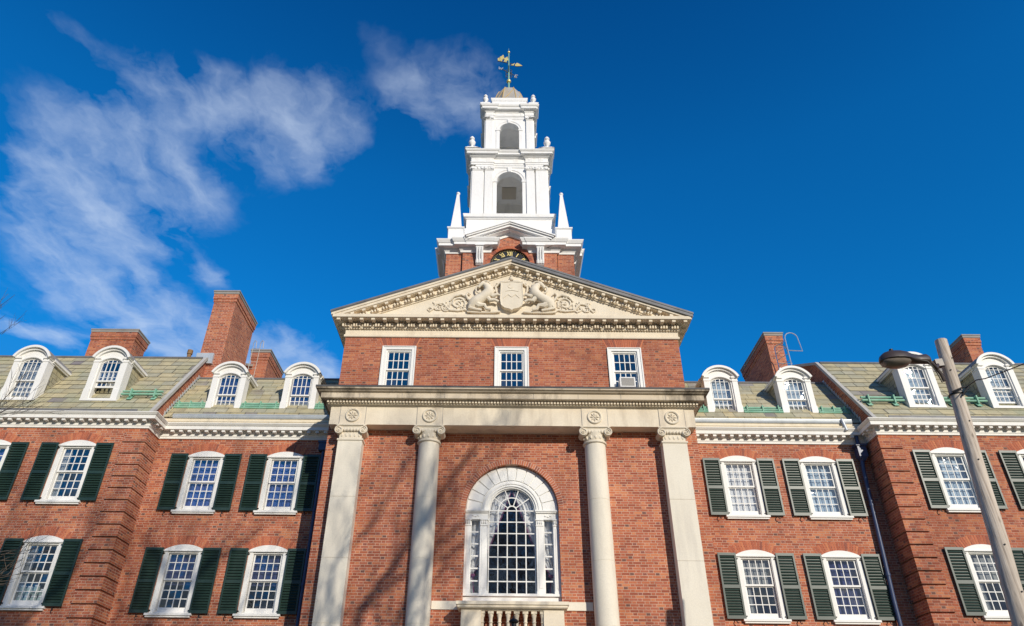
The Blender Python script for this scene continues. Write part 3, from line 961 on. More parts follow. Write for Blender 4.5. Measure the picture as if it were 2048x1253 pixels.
for s in (-1, 1):
    side = 'left' if s < 0 else 'right'
    green = 'shutter_green' if s < 0 else 'faded_shutter'
    # inner wing wall
    w = MB(s)
    w.wall([(HW - 0.02, G0), (PX + 0.05, G0), (PX + 0.05, 8.9), (HW - 0.02, 8.9)],
           [hole_at(x, z) for x in WX for z in (UZ, LZ)], WY, 0.16)
    w.build('wall', 'brick', bld)
    # pavilion front wall + inner side wall + gable
    w = MB(s)
    w.wall([(PX, G0), (26.0, G0), (26.0, 8.6), (PX, 8.6)], [hole_at(x, z) for x in PVX for z in (UZ, LZ)], PY, 0.16)
    w.add([(PX, PY, G0), (PX, PY, 8.6), (PX, 24.0, 8.6), (PX, 24.0, G0)], [(0, 1, 2, 3)])
    w.build('wall', 'brick' if s < 0 else 'weathered_brick', bld)
    # gable above the eaves, shallow brick triangle between wing roof and coping
    g = MB(s)
    gp = [(PY + 0.05, 8.5), (24, 8.5), (33, 8.5), (33, 11), (P_RIDGE[0], P_RIDGE[1] - 0.04), (P_BRK[0] + 0.03, P_BRK[1] - 0.04), (P_EAVE[0] + 0.16, P_EAVE[1] - 0.02)]
    g.prism_x(gp, PX, PX + 0.3)
    g.build('gable_wall', 'weathered_brick', bld)
    cp = MB(s)
    for a, b in ((P_EAVE, P_BRK), (P_BRK, P_RIDGE), (P_RIDGE, (33.0, 11.2))):
        dy, dz = b[0] - a[0], b[1] - a[1]
        L = math.hypot(dy, dz)
        ny, nz = -dz / L, dy / L
        cp.prism_x([(a[0] - ny * 0.05, a[1] - nz * 0.05), (b[0] - ny * 0.05, b[1] - nz * 0.05), (b[0] + ny * 0.045, b[1] + nz * 0.045), (a[0] + ny * 0.045, a[1] + nz * 0.045)], PX - 0.07, PX + 0.04)
    cp.build('gable_coping', 'zinc_coping', bld)
    # stepped flashing where the wing roof meets the gable
    fl = MB(s)
    N = 17
    for i in range(N):
        k = i / N
        y = W_EAVE[0] + (W_BRK[0] - W_EAVE[0]) * k
        z = W_EAVE[1] + (W_BRK[1] - W_EAVE[1]) * k
        fl.box(PX - 0.012, PX + 0.01, y, y + (W_BRK[0] - W_EAVE[0]) / N * 1.9, z - 0.05, z + 0.23)
    fl.build('step_flashing', 'zinc', bld)
    # roofs
    r_ = MB(s)
    slope_rows(r_, HW - 0.3, PX + 0.02, W_EAVE, W_BRK, 9)
    r_.add([(HW - 0.3, *W_BRK), (PX + 0.02, *W_BRK), (PX + 0.02, *W_RIDGE), (HW - 0.3, *W_RIDGE)], [(0, 1, 2, 3)])
    r_.add([(HW - 0.3, *W_RIDGE), (PX + 0.02, *W_RIDGE), (PX + 0.02, 33, 9.5), (HW - 0.3, 33, 9.5)], [(0, 1, 2, 3)])
    r_.build('roof', 'slate', bld)
    r_ = MB(s)
    slope_rows(r_, PX + 0.03, 26.0, P_EAVE, P_BRK, 13)
    r_.add([(PX + 0.1, *P_BRK), (26.0, *P_BRK), (26.0, *P_RIDGE), (PX + 0.1, *P_RIDGE)], [(0, 1, 2, 3)])
    r_.add([(PX + 0.1, *P_RIDGE), (26.0, *P_RIDGE), (26.0, 33, 11), (PX + 0.1, 33, 11)], [(0, 1, 2, 3)])
    r_.build('roof', 'slate', bld)
    rl = MB(s)
    rl.tube([(HW - 0.3, W_BRK[0], W_BRK[1] + 0.02), (PX, W_BRK[0], W_BRK[1] + 0.02)], 0.045, 8)
    rl.tube([(PX + 0.1, P_BRK[0], P_BRK[1] + 0.02), (26, P_BRK[0], P_BRK[1] + 0.02)], 0.05, 8)
    rl.build('ridge_roll', 'lead', bld)
    # main cornice round wing and pavilion
    c_ = MB(s)
    plan = [(HW - 0.1, WY), (PX, WY), (PX, PY), (26.0, PY)]
    c_.sweep(CORN, plan)
    md = c_
    modillions(md, (HW, WY), (PX - 0.32, WY), 0.075, 0.205, 8.565, 8.632, 0.10, 0.262)
    modillions(md, (PX, WY - 0.24), (PX, PY - 0.02), 0.075, 0.205, 8.565, 8.632, 0.10, 0.25)
    modillions(md, (PX - 0.05, PY), (25.9, PY), 0.075, 0.205, 8.565, 8.632, 0.10, 0.262)
    md.build('cornice', 'cornice_paint', bld)
    # stacked fascias, gutter of the inner wing
    fa = MB(s)
    fa.sweep([(0.0, 8.80), (0.24, 8.80), (0.24, 8.865), (0.26, 8.875), (0.26, 8.90), (0.19, 8.91), (0.19, 9.0), (0.0, 9.0)], [(HW - 0.1, WY), (PX - 0.02, WY)])
    fa.build('fascia', 'cream_fascia', bld)
    gt = MB(s, smooth=True)
    xa, xb = HW + 0.05, PX - 0.35
    gt.sweep([(0.0, 9.0), (0.21, 9.0), (0.235, 9.03), (0.24, 9.09), (0.25, 9.10), (0.25, 9.125), (0.22, 9.13), (0.0, 9.10)], [(xa, WY), (xb, WY)])
    gt.build('gutter', 'zinc', bld)
    gt = MB(s)
    gt.sweep([(0.0, 8.825), (0.24, 8.825), (0.26, 8.85), (0.26, 8.905), (0.235, 8.92), (0.22, 8.87), (0.0, 8.86)], [(PX + 0.35, PY), (26.0, PY)])
    for k in range(14):
        xx = PX + 0.9 + k * 1.0
        gt.obox((xx, PY - 0.09, 8.94), (0.012, 0, 0), (0, 0.14, 0.055), (0, -0.006, 0.012))
    gt.build('gutter', 'lead', bld)
    # rusticated quoins at the pavilion corner
    q = MB(s)
    z, k = 8.28, 0
    while z > 1.0:
        q.box(PX - 0.06, PX + 0.60, PY - 0.065, PY + 0.3, z - 0.297, z + 0.03 if k == 0 else z)
        q.box(PX - 0.06, PX + 0.2, PY + 0.3, WY - 0.045, z - 0.297, z)
        z -= 0.338
        k += 1
    q.build('quoins', 'brick' if s < 0 else 'weathered_brick', bld)
    # windows
    ins = {-1: {(0, 'u'): 'blue', (1, 'u'): 'blue', (0, 'l'): 'navy_top', (1, 'l'): 'navy_top'},
           1: {(0, 'u'): 'blind', (1, 'u'): 'sheer_sky', (0, 'l'): 'part_blind', (1, 'l'): 'navy'}}[s]
    for i, x in enumerate(WX):
        for lv, zb in (('u', UZ), ('l', LZ)):
            put_window(green, (s * x, WY, zb), ins[(i, lv)])
    pin = {-1: {(0, 'u'): 'side', (1, 'u'): 'blue', (0, 'l'): 'side'}, 1: {(0, 'l'): 'part_blind', (0, 'u'): 'sheer_sky', (1, 'u'): 'navy'}}[s]
    for i, x in enumerate(PVX):
        for lv, zb in (('u', UZ), ('l', LZ)):
            put_window(green, (s * x, PY, zb), pin.get((i, lv)))
    # dormers
    for i, x in enumerate((6.73, 9.07)):
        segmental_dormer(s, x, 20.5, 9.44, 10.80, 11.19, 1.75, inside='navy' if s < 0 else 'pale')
    for i, x in enumerate((12.60, 15.12, 17.66)):
        op = 0.40 if (s < 0 and i == 0) else 0.12 if (s > 0 and i == 1) else 0.0
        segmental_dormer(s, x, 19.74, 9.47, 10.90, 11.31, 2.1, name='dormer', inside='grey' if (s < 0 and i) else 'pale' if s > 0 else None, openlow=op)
    # copper snow guards
    for (x0, x1), y, z in [((5.25, 6.17), 20.47, 9.55), ((7.29, 8.51), 20.47, 9.55), ((9.63, 10.60), 20.47, 9.55)]:
        sg = MB(s, smooth=True)
        for k in range(3):
            sg.tube([(x0, y - 0.02 + k * 0.045, z + 0.03 + k * 0.088), (x1, y - 0.02 + k * 0.045, z + 0.03 + k * 0.088)], 0.037, 8)
        for xx in (x0 + 0.12, (x0 + x1) / 2, x1 - 0.12):
            sg.box(xx - 0.015, xx + 0.015, y - 0.03, y + 0.16, z - 0.03, z + 0.26)
        sg.build('snow_guard', 'copper_green', bld)
    for (x0, x1) in ([(10.76, 12.0)] if s < 0 else [(10.72, 12.0), (13.22, 14.52), (15.75, 17.0)]):
        sg = MB(s, smooth=True)
        for k in range(2):
            sg.tube([(x0, 19.80 + k * 0.05, 9.70 + k * 0.115), (x1, 19.80 + k * 0.05, 9.70 + k * 0.115)], 0.038, 8)
        for xx in (x0 + 0.2, x1 - 0.3):
            sg.box(xx - 0.02, xx + 0.02, 19.74, 20.05, 9.60, 9.87)
            sg.obox((xx, 19.80, 9.58), (0.07, 0, 0), (0, 0.07, 0.085), (0, -0.006, 0.005))
        sg.build('snow_guard', 'copper_green', bld)

# ---------------- chimneys


def chimney(x0, x1, y0, y1, z0, z1, mt='weathered_brick'):
    b = MB()
    b.box(x0, x1, y0, y1, z0, z1 - 0.45)
    b.box(x0 - 0.025, x1 + 0.025, y0 - 0.025, y1 + 0.025, z1 - 0.45, z1 - 0.33)
    b.box(x0 - 0.05, x1 + 0.05, y0 - 0.05, y1 + 0.05, z1 - 0.33, z1 - 0.12)
    ch = b.build('chimney', mt, bld)
    c = MB()
    c.box(x0 - 0.07, x1 + 0.07, y0 - 0.07, y1 + 0.07, z1 - 0.12, z1 - 0.025)
    c.box(x0 - 0.09, x1 + 0.09, y0 - 0.09, y1 + 0.09, z1 - 0.025, z1 + 0.025)
    o = c.build('chimney_cap', 'coping', bld)
    o.parent = ch
    o.location = (0, 0, 0)
    return ch


chimney(-10.98, -10.17, 22.0, 24.15, 9.0, 15.03, 'brick')
chimney(-17.05, -15.25, 25.0, 25.95, 10.0, 15.14)
chimney(-10.72, -10.02, 26.0, 27.9, 10.0, 14.80)
chimney(10.02, 10.62, 24.0, 27.0, 10.0, 14.60, 'brick')
chimney(18.50, 19.08, 25.0, 26.1, 10.0, 15.18)
MB().box(-11.05, -10.45, 21.9, 22.02, 11.95, 12.36).build('chimney_flashing', 'zinc', bld)
MB().box(10.25, 10.72, 23.93, 24.01, 12.55, 13.05).build('chimney_flashing', 'zinc', bld)
MB(smooth=True).lathe([(0.075, 0), (0.075, 0.25), (0.10, 0.25), (0.10, 0.42), (0.0, 0.44)], (-12.15, 23.6, 13.0), 14).build('vent_pipe', 'rust_pipe', bld)

# roof ladders with looped hand rails
lad = MB(smooth=True)


def loop_rail(x, w, y, z0, zt, drop, tail=True):
    pts = [(x, y, z0), (x, y, zt - w)]
    for k in range(1, 9):
        a = math.pi - math.pi * k / 9
        pts.append((x + w + w * math.cos(a), y, zt - w + w * math.sin(a)))
    pts += [(x + 2 * w, y, zt - w), (x + 2 * w + 0.06, y, zt - drop)]
    if tail:
        pts.append((x + 0.02, y, zt - drop + 0.02))
    return pts


lad.tube(loop_rail(9.98, 0.23, 23.35, 12.5, 13.72, 0.82), 0.018, 8)
lad.tube(loop_rail(10.24, 0.235, 22.85, 12.3, 13.95, 0.78), 0.018, 8)
for k in range(5):
    z = 12.5 + k * 0.28
    lad.tube([(9.98, 23.35, z), (10.24, 22.85, z)], 0.012, 6)
lad.build('roof_ladder', 'steel', bld)
lad = MB(smooth=True)
for x in (-10.2, -9.92):
    lad.tube([(x, 24.6, 12.4), (x, 24.6, 14.1), (x + 0.02, 24.52, 14.3), (x + 0.1, 24.45, 14.38), (x + 0.18, 24.4, 14.3), (x + 0.2, 24.4, 14.0)], 0.013, 8)
for k in range(6):
    lad.tube([(-10.2, 24.6, 12.6 + k * 0.3), (-9.92, 24.6, 12.6 + k * 0.3)], 0.010, 6)
lad.build('roof_ladder', 'zinc_coping', bld)

# rain pipes
pp = MB(smooth=True)
pp.tube([(-5.58, 20.08, 8.1), (-5.57, 20.08, G0)], 0.055, 12)
for z in (6.2, 4.2, 2.2):
    pp.tube([(-5.577, 20.08, z), (-5.577, 20.08, z + 0.08)], 0.068, 12)
pp.build('rain_pipe', 'navy_pipe', bld)
h = MB()
h.box(-5.72, -5.44, 19.97, 20.19, 8.02, 8.24).box(-5.75, -5.41, 19.95, 20.19, 8.24, 8.30)
h.build('rain_head', 'navy_pipe', bld)
pp = MB(smooth=True)
pp.tube([(10.36, 20.07, 8.72), (10.36, 20.07, 8.3), (10.34, 20.07, 7.9), (10.30, 20.07, 7.6), (10.12, 20.07, 4.0), (10.02, 20.07, G0)], 0.058, 12)
for z in (6.5, 4.6, 2.6):
    x = 10.12 + 0.18 * (z - 4.0) / 3.6
    pp.tube([(x, 20.07, z), (x, 20.07, z + 0.07)], 0.072, 12)
pp.build('rain_pipe', 'navy_pipe', bld)
h = MB()
h.box(10.24, 10.50, 19.94, 20.18, 7.96, 8.28).box(10.20, 10.54, 19.91, 20.18, 8.28, 8.34)
h.lathe([(0.075, -0.12), (0.17, 0.0)], (10.36, 20.06, 7.96), 4, ang=R(45))
h.build('rain_head', 'navy_pipe', bld)
MB(smooth=True).tube([(10.02, 19.98, 9.12), (10.0, 19.93, 9.10), (10.05, 19.92, 8.75)], 0.05, 10).build('gutter_spout', 'zinc', bld)

# ---------------- temple front: brick walls
w = MB()
arch = [(-1.25, 3.58), (1.25, 3.58)] + arc_pts(0, 6.0, 1.25, 0, math.pi, 32)
w.wall([(-2.35, G0), (2.35, G0), (2.35, 8.3), (-2.35, 8.3)], [arch], CY, 0.30)
w.build('wall', 'brick', bld)
for s in (-1, 1):
    w = MB(s)
    w.box(2.33, HW, SY, 20.6, G0, 8.3)
    w.build('wall', 'brick', bld)
# brick arch ring round the big window
v = MB()
for i in range(62):
    a0 = math.pi * i / 62 + 0.006
    a1 = math.pi * (i + 1) / 62 - 0.006
    v.arc_band(0, 6.0, 1.252, 1.385, a0, a1, CY - 0.006, CY + 0.02, 1)
v.cur = 1
v.arc_band(0, 6.0, 1.254, 1.392, 0, math.pi, CY - 0.001, CY + 0.02, 40)
v.build('brick_arch', ['arch_brick', 'mortar'], bld)
for s in (-1, 1):
    MB(s).box(1.2, 2.02, CY - 0.03, CY + 0.05, 3.45, 3.645).build('band_course', 'pale_limestone', bld)

# ---------------- columns and pilasters


def volute(mb, x, y, z, r, flip):
    pts, rad = [], []
    N = 44
    for i in range(N + 1):
        k = i / N
        a = math.pi / 2 - flip * k * 2 * math.pi * 2.15
        rr = r * (1 - 0.86 * k)
        pts.append((x + rr * math.cos(a), y, z + rr * math.sin(a)))
        rad.append(0.020 * (1 - 0.45 * k))
    mb.tube(pts, rad, 6)
    mb.lathe([(0.0, 0.0), (r * 0.96, 0.0), (r * 0.98, -0.02), (r * 0.98, -0.05)], (x, y + 0.012, z), 24, 'y')
    mb.lathe([(0.0, 0.03), (0.022, 0.022), (0.03, 0.0)], (x, y, z), 10, 'y')


def capital(xc, round_, yf):
    mb = MB(smooth=True)
    # abacus and echinus
    mb.box(xc - 0.42, xc + 0.42, yf - 0.01, SY + 0.02, 8.118, 8.149)
    mb.box(xc - 0.40, xc + 0.40, yf + 0.02, SY + 0.02, 8.09, 8.118)
    vz, vx, r = 7.985, 0.335, 0.118
    for q in (-1, 1):
        volute(mb, xc + q * vx, yf, vz, r, q)
        # bolster running back to the wall, waisted in the middle
        mb.lathe([(r * 0.98, 0), (r * 0.80, 0.10), (r * 0.62, 0.22), (r * 0.80, 0.36), (r * 0.9, 0.42)][::-1] if False else
                 [(r * 0.9, -(SY - yf)), (r * 0.72, -(SY - yf) * 0.55), (r * 0.98, -0.05)], (xc + q * vx, yf + 0.012, vz), 20, 'y')
    # cushion with egg-and-dart between the volutes
    mb.box(xc - vx, xc + vx, yf + 0.03, SY + 0.02, 8.0, 8.09)
    for k in range(5):
        ex = xc - 0.18 + 0.09 * k
        mb.blob((ex, yf + 0.045, 8.0), (0.032, 0.035, 0.055), 8, 6)
    for k in range(6):
        ex = xc - 0.225 + 0.09 * k
        mb.blob((ex, yf + 0.045, 7.995), (0.010, 0.03, 0.05), 6, 4)
    # necking with small leaf reliefs
    if round_:
        mb.lathe([(0.285, 7.76), (0.30, 7.78), (0.305, 7.9), (0.33, 7.96), (0.33, 8.02)], (xc, 18.74, 0), 32)
        mb.lathe([(0.29, 7.685), (0.325, 7.70), (0.335, 7.725), (0.325, 7.75), (0.29, 7.765)], (xc, 18.74, 0), 32)
        for k in range(-3, 4):
            th = R(-90 + k * 24)
            px, py = xc + 0.305 * math.cos(th), 18.74 + 0.305 * math.sin(th)
            mb.blob((px, py, 7.85), (0.035, 0.02, 0.055), 8, 6)
    else:
        mb.box(xc - 0.31, xc + 0.31, yf + 0.075, SY + 0.02, 7.75, 8.02)
        mb.box(xc - 0.36, xc + 0.36, yf + 0.045, SY + 0.02, 7.70, 7.745)
        for k in range(5):
            mb.blob((xc - 0.24 + 0.12 * k, yf + 0.075, 7.85), (0.035, 0.02, 0.055), 8, 6)
    return mb


drums = [(G0 + 0.5, 1.5), (1.5, 3.03), (3.03, 4.555), (4.555, 6.125), (6.125, 7.70)]
for s in (-1, 1):
    x = s * 2.31
    c_ = MB(smooth=True)
    prof = [(0.40, G0), (0.40, G0 + 0.2), (0.36, G0 + 0.3), (0.33, G0 + 0.45)]
    for z0, z1 in drums:
        r0 = 0.312 - 0.0025 * (z0 - G0)
        r1 = 0.312 - 0.0025 * (z1 - G0)
        prof += [(r0 - 0.006, z0 + 0.001), (r0, z0 + 0.007), (r1, z1 - 0.007), (r1 - 0.006, z1 - 0.001)]
    c_.lathe(prof, (x, 18.74, 0), 48)
    col = c_.build('column', 'pale_limestone', bld)
    o = capital(x, True, 18.40).build('capital', 'carved_limestone', bld)
    o.parent = col
    o.location = (0, 0, 0)
    x = s * 4.475
    p_ = MB()
    for z0, z1 in drums:
        p_.box(x - 0.335, x + 0.335, 18.47, SY + 0.01, z0 + 0.004, z1 - 0.004)
    p_.box(x - 0.325, x + 0.325, 18.48, SY + 0.01, G0, 7.70)
    pil = p_.build('pilaster', 'pale_limestone', bld)
    o = capital(x, False, 18.40).build('capital', 'carved_limestone', bld)
    o.parent = pil
    o.location = (0, 0, 0)

# ---------------- big entablature
FX, FY = 5.115, 18.42
plan = [(-FX, 20.9), (-FX, FY), (FX, FY), (FX, 20.9)]
e = MB()
e.sweep([(-0.9, 8.15), (0.0, 8.15), (0.0, 8.70), (-0.5, 8.70)], plan)
# plain blocks over the supports, joints between them
for x in (-4.475, -2.31, 2.31, 4.475):
    e.box(x - 0.36, x + 0.36, FY - 0.010, FY + 0.1, 8.152, 8.69)
e.build('frieze', 'limestone', bld)
e = MB()
e.sweep([(-0.3, 8.695), (0.03, 8.695), (0.05, 8.72), (0.10, 8.725), (0.10, 8.84), (-0.2, 8.84)], plan)
n = 118
for i in range(n):
    x = -FX - 0.12 + (2 * FX + 0.24) * (i + 0.5) / n
    e.box(x - 0.027, x + 0.027, FY - 0.165, FY - 0.095, 8.752, 8.838)
for q in (-1, 1):
    for i in range(20):
        y = FY + 0.04 + i * 0.09
        e.box(q * (FX + 0.09), q * (FX + 0.165), y, y + 0.054, 8.752, 8.838)
e.build('bed_moulding', 'limestone', bld)
e = MB()
e.sweep([(-0.2, 8.836), (0.255, 8.836), (0.27, 8.85), (0.27, 9.0), (0.30, 9.008), (0.33, 9.02), (0.36, 9.05), (0.41, 9.07), (0.42, 9.105), (-0.6, 9.12)], plan)
cor = e.build('cornice', 'stained_limestone', bld)
# open joints between the cornice stones
e = MB()
for x in (-4.3, -3.1, -1.9, -0.65, 0.6, 1.85, 3.05, 4.3):
    e.box(x - 0.005, x + 0.005, FY - 0.272, FY - 0.2, 8.85, 9.0)
    e.box(x - 0.005, x + 0.005, FY - 0.003, FY + 0.05, 8.16, 8.69) if abs(x) > 9 else None
for x in (-4.835, -4.115, -2.67, -1.95, 1.95, 2.67, 4.115, 4.835):
    e.box(x - 0.006, x + 0.006, FY - 0.0115, FY + 0.05, 8.153, 8.689)
e.build('stone_joints', 'coping', bld)
e = MB(smooth=False)
e.sweep([(0.415, 9.107), (0.425, 9.115), (0.42, 9.165), (-0.1, 9.20), (-0.62, 9.22)], plan)
e.box(-4.6, 4.6, FY + 0.1, 20.9, 9.12, 9.19)
e.build('lead_cap', 'dark_lead', bld)
# carved rosettes
for i, x in enumerate((-4.475, -2.31, 2.31, 4.475)):
    rz = MB(smooth=True)
    rz.lathe([(0.150, 0.0), (0.158, 0.035), (0.185, 0.045), (0.205, 0.03), (0.21, 0.0)], (0, 0, 0), 36, 'y')
    rz.lathe([(0.0, 0.012), (0.15, 0.006)], (0, 0, 0), 36, 'y')
    rz.blob((0, -0.012, 0), (0.028, 0.03, 0.028), 10, 6)
    for k in range(8):
        a = R(45 * k)
        rz.tube([(0.03 * math.cos(a), -0.012, 0.03 * math.sin(a)), (0.085 * math.cos(a), -0.022, 0.085 * math.sin(a)), (0.135 * math.cos(a), -0.010, 0.135 * math.sin(a))], [0.012, 0.024, 0.008], 6)
    rz.build('rosette', 'carved_limestone', bld, (x, FY - 0.010, 8.425))

# ---------------- attic storey
w = MB()
ah = [[(xc - 0.50, 9.62), (xc + 0.50, 9.62), (xc + 0.50, 11.09), (xc - 0.50, 11.09)] for xc in (-3.475, 0, 3.475)]
w.wall([(-HW, 8.9), (HW, 8.9), (HW, 11.9), (-HW, 11.9)], ah, AY, 0.18)
for q in (-1, 1):
    vs = [(q * HW, AY, 8.9), (q * HW, 31.0, 8.9), (q * HW, 31.0, 11.9), (q * HW, AY, 11.9)]
    w.add(vs, [(0, 1, 2, 3)] if q > 0 else [(3, 2, 1, 0)])
w.build('wall', 'weathered_brick', bld)


def attic_window(loc, inside):
    f = MB()
    for q in (-1, 1):
        f.box(q * 0.395, q * 0.525, -0.03, 0.10, 0, 1.36)
        f.box(q * 0.355, q * 0.395, 0.01, 0.14, 0, 1.36)
        f.box(q * 0.485, q * 0.525, -0.05, 0.05, 0, 1.45)
    f.box(-0.485, 0.485, -0.03, 0.10, 1.36, 1.45)
    f.box(-0.525, 0.525, -0.05, 0.05, 1.45, 1.475)
    f.box(-0.395, 0.395, 0.012, 0.14, 1.305, 1.36)
    o = f.build('window', 'white_paint', bld, loc)
    s_ = MB()
    sash_bars(s_, 0.315, 0.1, 0.64, 0.085, 4, 2, bar=0.012, bot=0.09)
    sash_bars(s_, 0.315, 0.715, 1.28, 0.045, 4, 2, bar=0.012, bot=0.05)
    s_.build('sash', 'white_paint', o)
    panes(panes(MB(), 0.315, 0.1, 0.64, 0.097, 4, 2), 0.315, 0.715, 1.28, 0.057, 4, 2).build('pane', 'glass', o)
    room(0.5, -0.05, 1.46, 0.142, 0.8).build('room_recess', 'dark_room', o)
    v = MB()
    n = 21
    v.cur = 0
    v.prism([(-0.52, 1.48), (0.52, 1.48), (0.66, 1.795), (-0.66, 1.795)], 0.0015, 0.02)
    v.cur = 1
    for i in range(n):
        a, b = -1 + 2 * i / n, -1 + 2 * (i + 1) / n
        v.prism([(a * 0.535 + 0.006, 1.48), (b * 0.535 - 0.006, 1.48), (b * 0.675 - 0.008, 1.80), (a * 0.675 + 0.008, 1.80)], -0.004, 0.018)
    v.build('brick_arch', ['mortar', 'arch_brick'], o)
    if inside:
        pleats(-0.36, 0.36, 0.05, 1.3, 0.18, 0.02, 5).build('curtain', inside, o)
    return o


for xc, ins in ((-3.475, None), (0, None), (3.475, 'grey_curtain')):
    attic_window((xc, AY, 9.64), None)

# upper entablature of the attic
aplan = [(-HW, 31.0), (-HW, AY), (HW, AY), (HW, 31.0)]
e = MB()
e.sweep([(-0.1, 11.43), (0.03, 11.43), (0.05, 11.445), (0.05, 11.515), (0.02, 11.53), (0.02, 11.71), (0.04, 11.72), (0.06, 11.74), (-0.1, 11.76)], aplan)
e.build('frieze', 'limestone', bld)
e = MB()
e.sweep([(-0.1, 11.73), (0.08, 11.735), (0.09, 11.75), (0.09, 11.90), (-0.1, 11.90)], aplan)
n = 124
for i in range(n):
    x = -HW - 0.14 + (2 * HW + 0.28) * (i + 0.5) / n
    if i % 4 != 3:
        e.box(x - 0.026, x + 0.026, AY - 0.165, AY - 0.085, 11.755, 11.865)
    else:
        e.box(x - 0.022, x + 0.022, AY - 0.125, AY - 0.085, 11.79, 11.84)
for i in range(124):
    x = -HW - 0.05 + (2 * HW + 0.1) * (i + 0.5) / 124
    e.box(x - 0.025, x + 0.025, AY - 0.075, AY - 0.03, 11.705, 11.74)
for q in (-1, 1):
    for i in range(60):
        y = AY + 0.02 + i * 0.19
        e.box(q * (HW + 0.085), q * (HW + 0.16), y, y + 0.055, 11.755, 11.865)
nm = 31
for i in range(nm):
    x = -HW - 0.22 + (2 * HW + 0.44) * i / (nm - 1)
    e.box(x - 0.055, x + 0.055, AY - 0.36, AY - 0.17, 11.875, 11.945)
for q in (-1, 1):
    for i in range(30):
        y = AY + 0.1 + i * 0.37
        e.box(q * (HW + 0.16), q * (HW + 0.34), y, y + 0.11, 11.875, 11.945)
e.sweep([(-0.1, 11.94), (0.37, 11.94), (0.40, 11.955), (0.40, 12.06), (0.36, 12.07), (-0.25, 12.09)], aplan)
e.build('cornice', 'limestone', bld)

# gable roof and raking cornice
TAN = 0.3766
SL = math.atan(TAN)
CS, SN = math.cos(SL), math.sin(SL)
EX, EZ = 5.66, 12.165     # eave tip of the upper edge
AZ = EZ + EX * TAN        # apex of the upper edge


def rake_strip(mb, s, t0, t1, y0, y1, x_in=0.0, x_out=EX):
    """strip of the raking cornice between the depths t0 < t1 below the upper edge (vertical measure)"""
    pts = [(x_in, AZ - x_in * TAN - t0), (x_out, AZ - x_out * TAN - t0), (x_out, AZ - x_out * TAN - t1), (x_in, AZ - x_in * TAN - t1)]
    mb.prism([(s * x, z) for x, z in pts], y0, y1)


e = MB()
for s in (-1, 1):
    rake_strip(e, s, 0.055, 0.13, 18.80, 19.6)
    rake_strip(e, s, 0.13, 0.225, 18.825, 19.6, x_out=EX - 0.04)
    rake_strip(e, s, 0.225, 0.245, 18.86, 19.6, x_out=EX - 0.2)
    rake_strip(e, s, 0.245, 0.42, 19.02, 19.6, x_out=EX - 0.55)
    rake_strip(e, s, 0.42, 0.47, 19.06, 19.6, x_out=EX - 0.75)
for s in (-1, 1):
    for i in range(15):
        x = 0.17 + i * 0.346
        z = AZ - x * TAN - 0.285
        e.obox((s * x, 18.935, z), (0.055 * CS, 0, -s * 0.055 * SN), (0, 0.085, 0), (s * 0.036 * SN, 0, 0.036 * CS))
for s in (-1, 1):
    for i in range(56):
        x = 0.09 + i * 0.0865
        z = AZ - x * TAN - 0.37
        if i % 4 != 3:
            e.obox((s * x, 18.99, z), (0.026 * CS, 0, -s * 0.026 * SN), (0, 0.045, 0), (s * 0.048 * SN, 0, 0.048 * CS))
e.build('raking_cornice', 'limestone', bld)
e = MB()
for s in (-1, 1):
    rake_strip(e, s, -0.035, 0.03, 18.77, 31.3, x_out=EX + 0.03)
    rake_strip(e, s, 0.03, 0.056, 18.785, 31.2, x_out=EX + 0.01)
e.lathe([(0.05, 0), (0.06, 0.05), (0.03, 0.09), (0.0, 0.10)], (0, 18.85, AZ + 0.02), 10)
e.build('roof', 'lead', bld)
# dark strip along the right-hand rake
e = MB()
rake_strip(e, 1, 0.057, 0.145, 18.772, 18.81, x_in=0.02, x_out=EX)
e.build('dark_rake_strip', 'lead', bld)
# underside of the eaves down both sides
e = MB()
for s in (-1, 1):
    vs = [(s * HW, 19.0, 12.07), (s * (HW + 0.42), 19.0, 12.06), (s * (HW + 0.42), 31, 12.06), (s * HW, 31, 12.07)]
    e.add(vs, [(0, 1, 2, 3), (3, 2, 1, 0)])
e.build('eave_soffit', 'coping', bld)
# tympanum
e = MB()
e.prism([(-4.75, 12.05), (4.75, 12.05), (0, AZ - 0.44)], 19.10, 19.3)
ty = e.build('tympanum', 'carved_limestone', bld)

# carved coat of arms with two rearing supporters and scrolls
TYY = 19.10


def spiral(mb, x, z, r, a0, turns, sg, rad=0.022, grow=0.9):
    pts, rr = [], []
    N = 30
    for i in range(N + 1):
        k = i / N
        a = a0 + sg * k * turns * 2 * math.pi
        q = r * (1 - grow * k)
        pts.append((x + q * math.cos(a), TYY - 0.02, z + q * math.sin(a)))
        rr.append(rad * (1 - 0.5 * k))
    mb.tube(pts, rr, 6)
    mb.blob((x, TYY - 0.02, z), (r * 0.16, 0.03, r * 0.16), 8, 5)
    return pts[0]


sh = MB(smooth=True)
pts = [(-0.36, 13.42), (-0.34, 13.30), (-0.365, 12.75), (-0.33, 12.52), (-0.22, 12.42), (-0.06, 12.38), (0, 12.33), (0.06, 12.38), (0.22, 12.42), (0.33, 12.52),
       (0.365, 12.75), (0.34, 13.30), (0.36, 13.42), (0.2, 13.40), (0, 13.43), (-0.2, 13.40)]
sh.prism(pts, TYY - 0.17, TYY)
sh.tube([(x, TYY - 0.17, z) for x, z in pts + pts[:1]], 0.018, 6)
sh.tube([(-0.26, TYY - 0.172, 12.78), (-0.12, TYY - 0.175, 12.92), (0.0, TYY - 0.172, 12.82), (0.12, TYY - 0.175, 12.92), (0.26, TYY - 0.172, 12.78)], 0.014, 6)
sh.tube([(-0.2, TYY - 0.172, 13.05), (0, TYY - 0.175, 13.09), (0.22, TYY - 0.172, 13.04)], 0.012, 6)
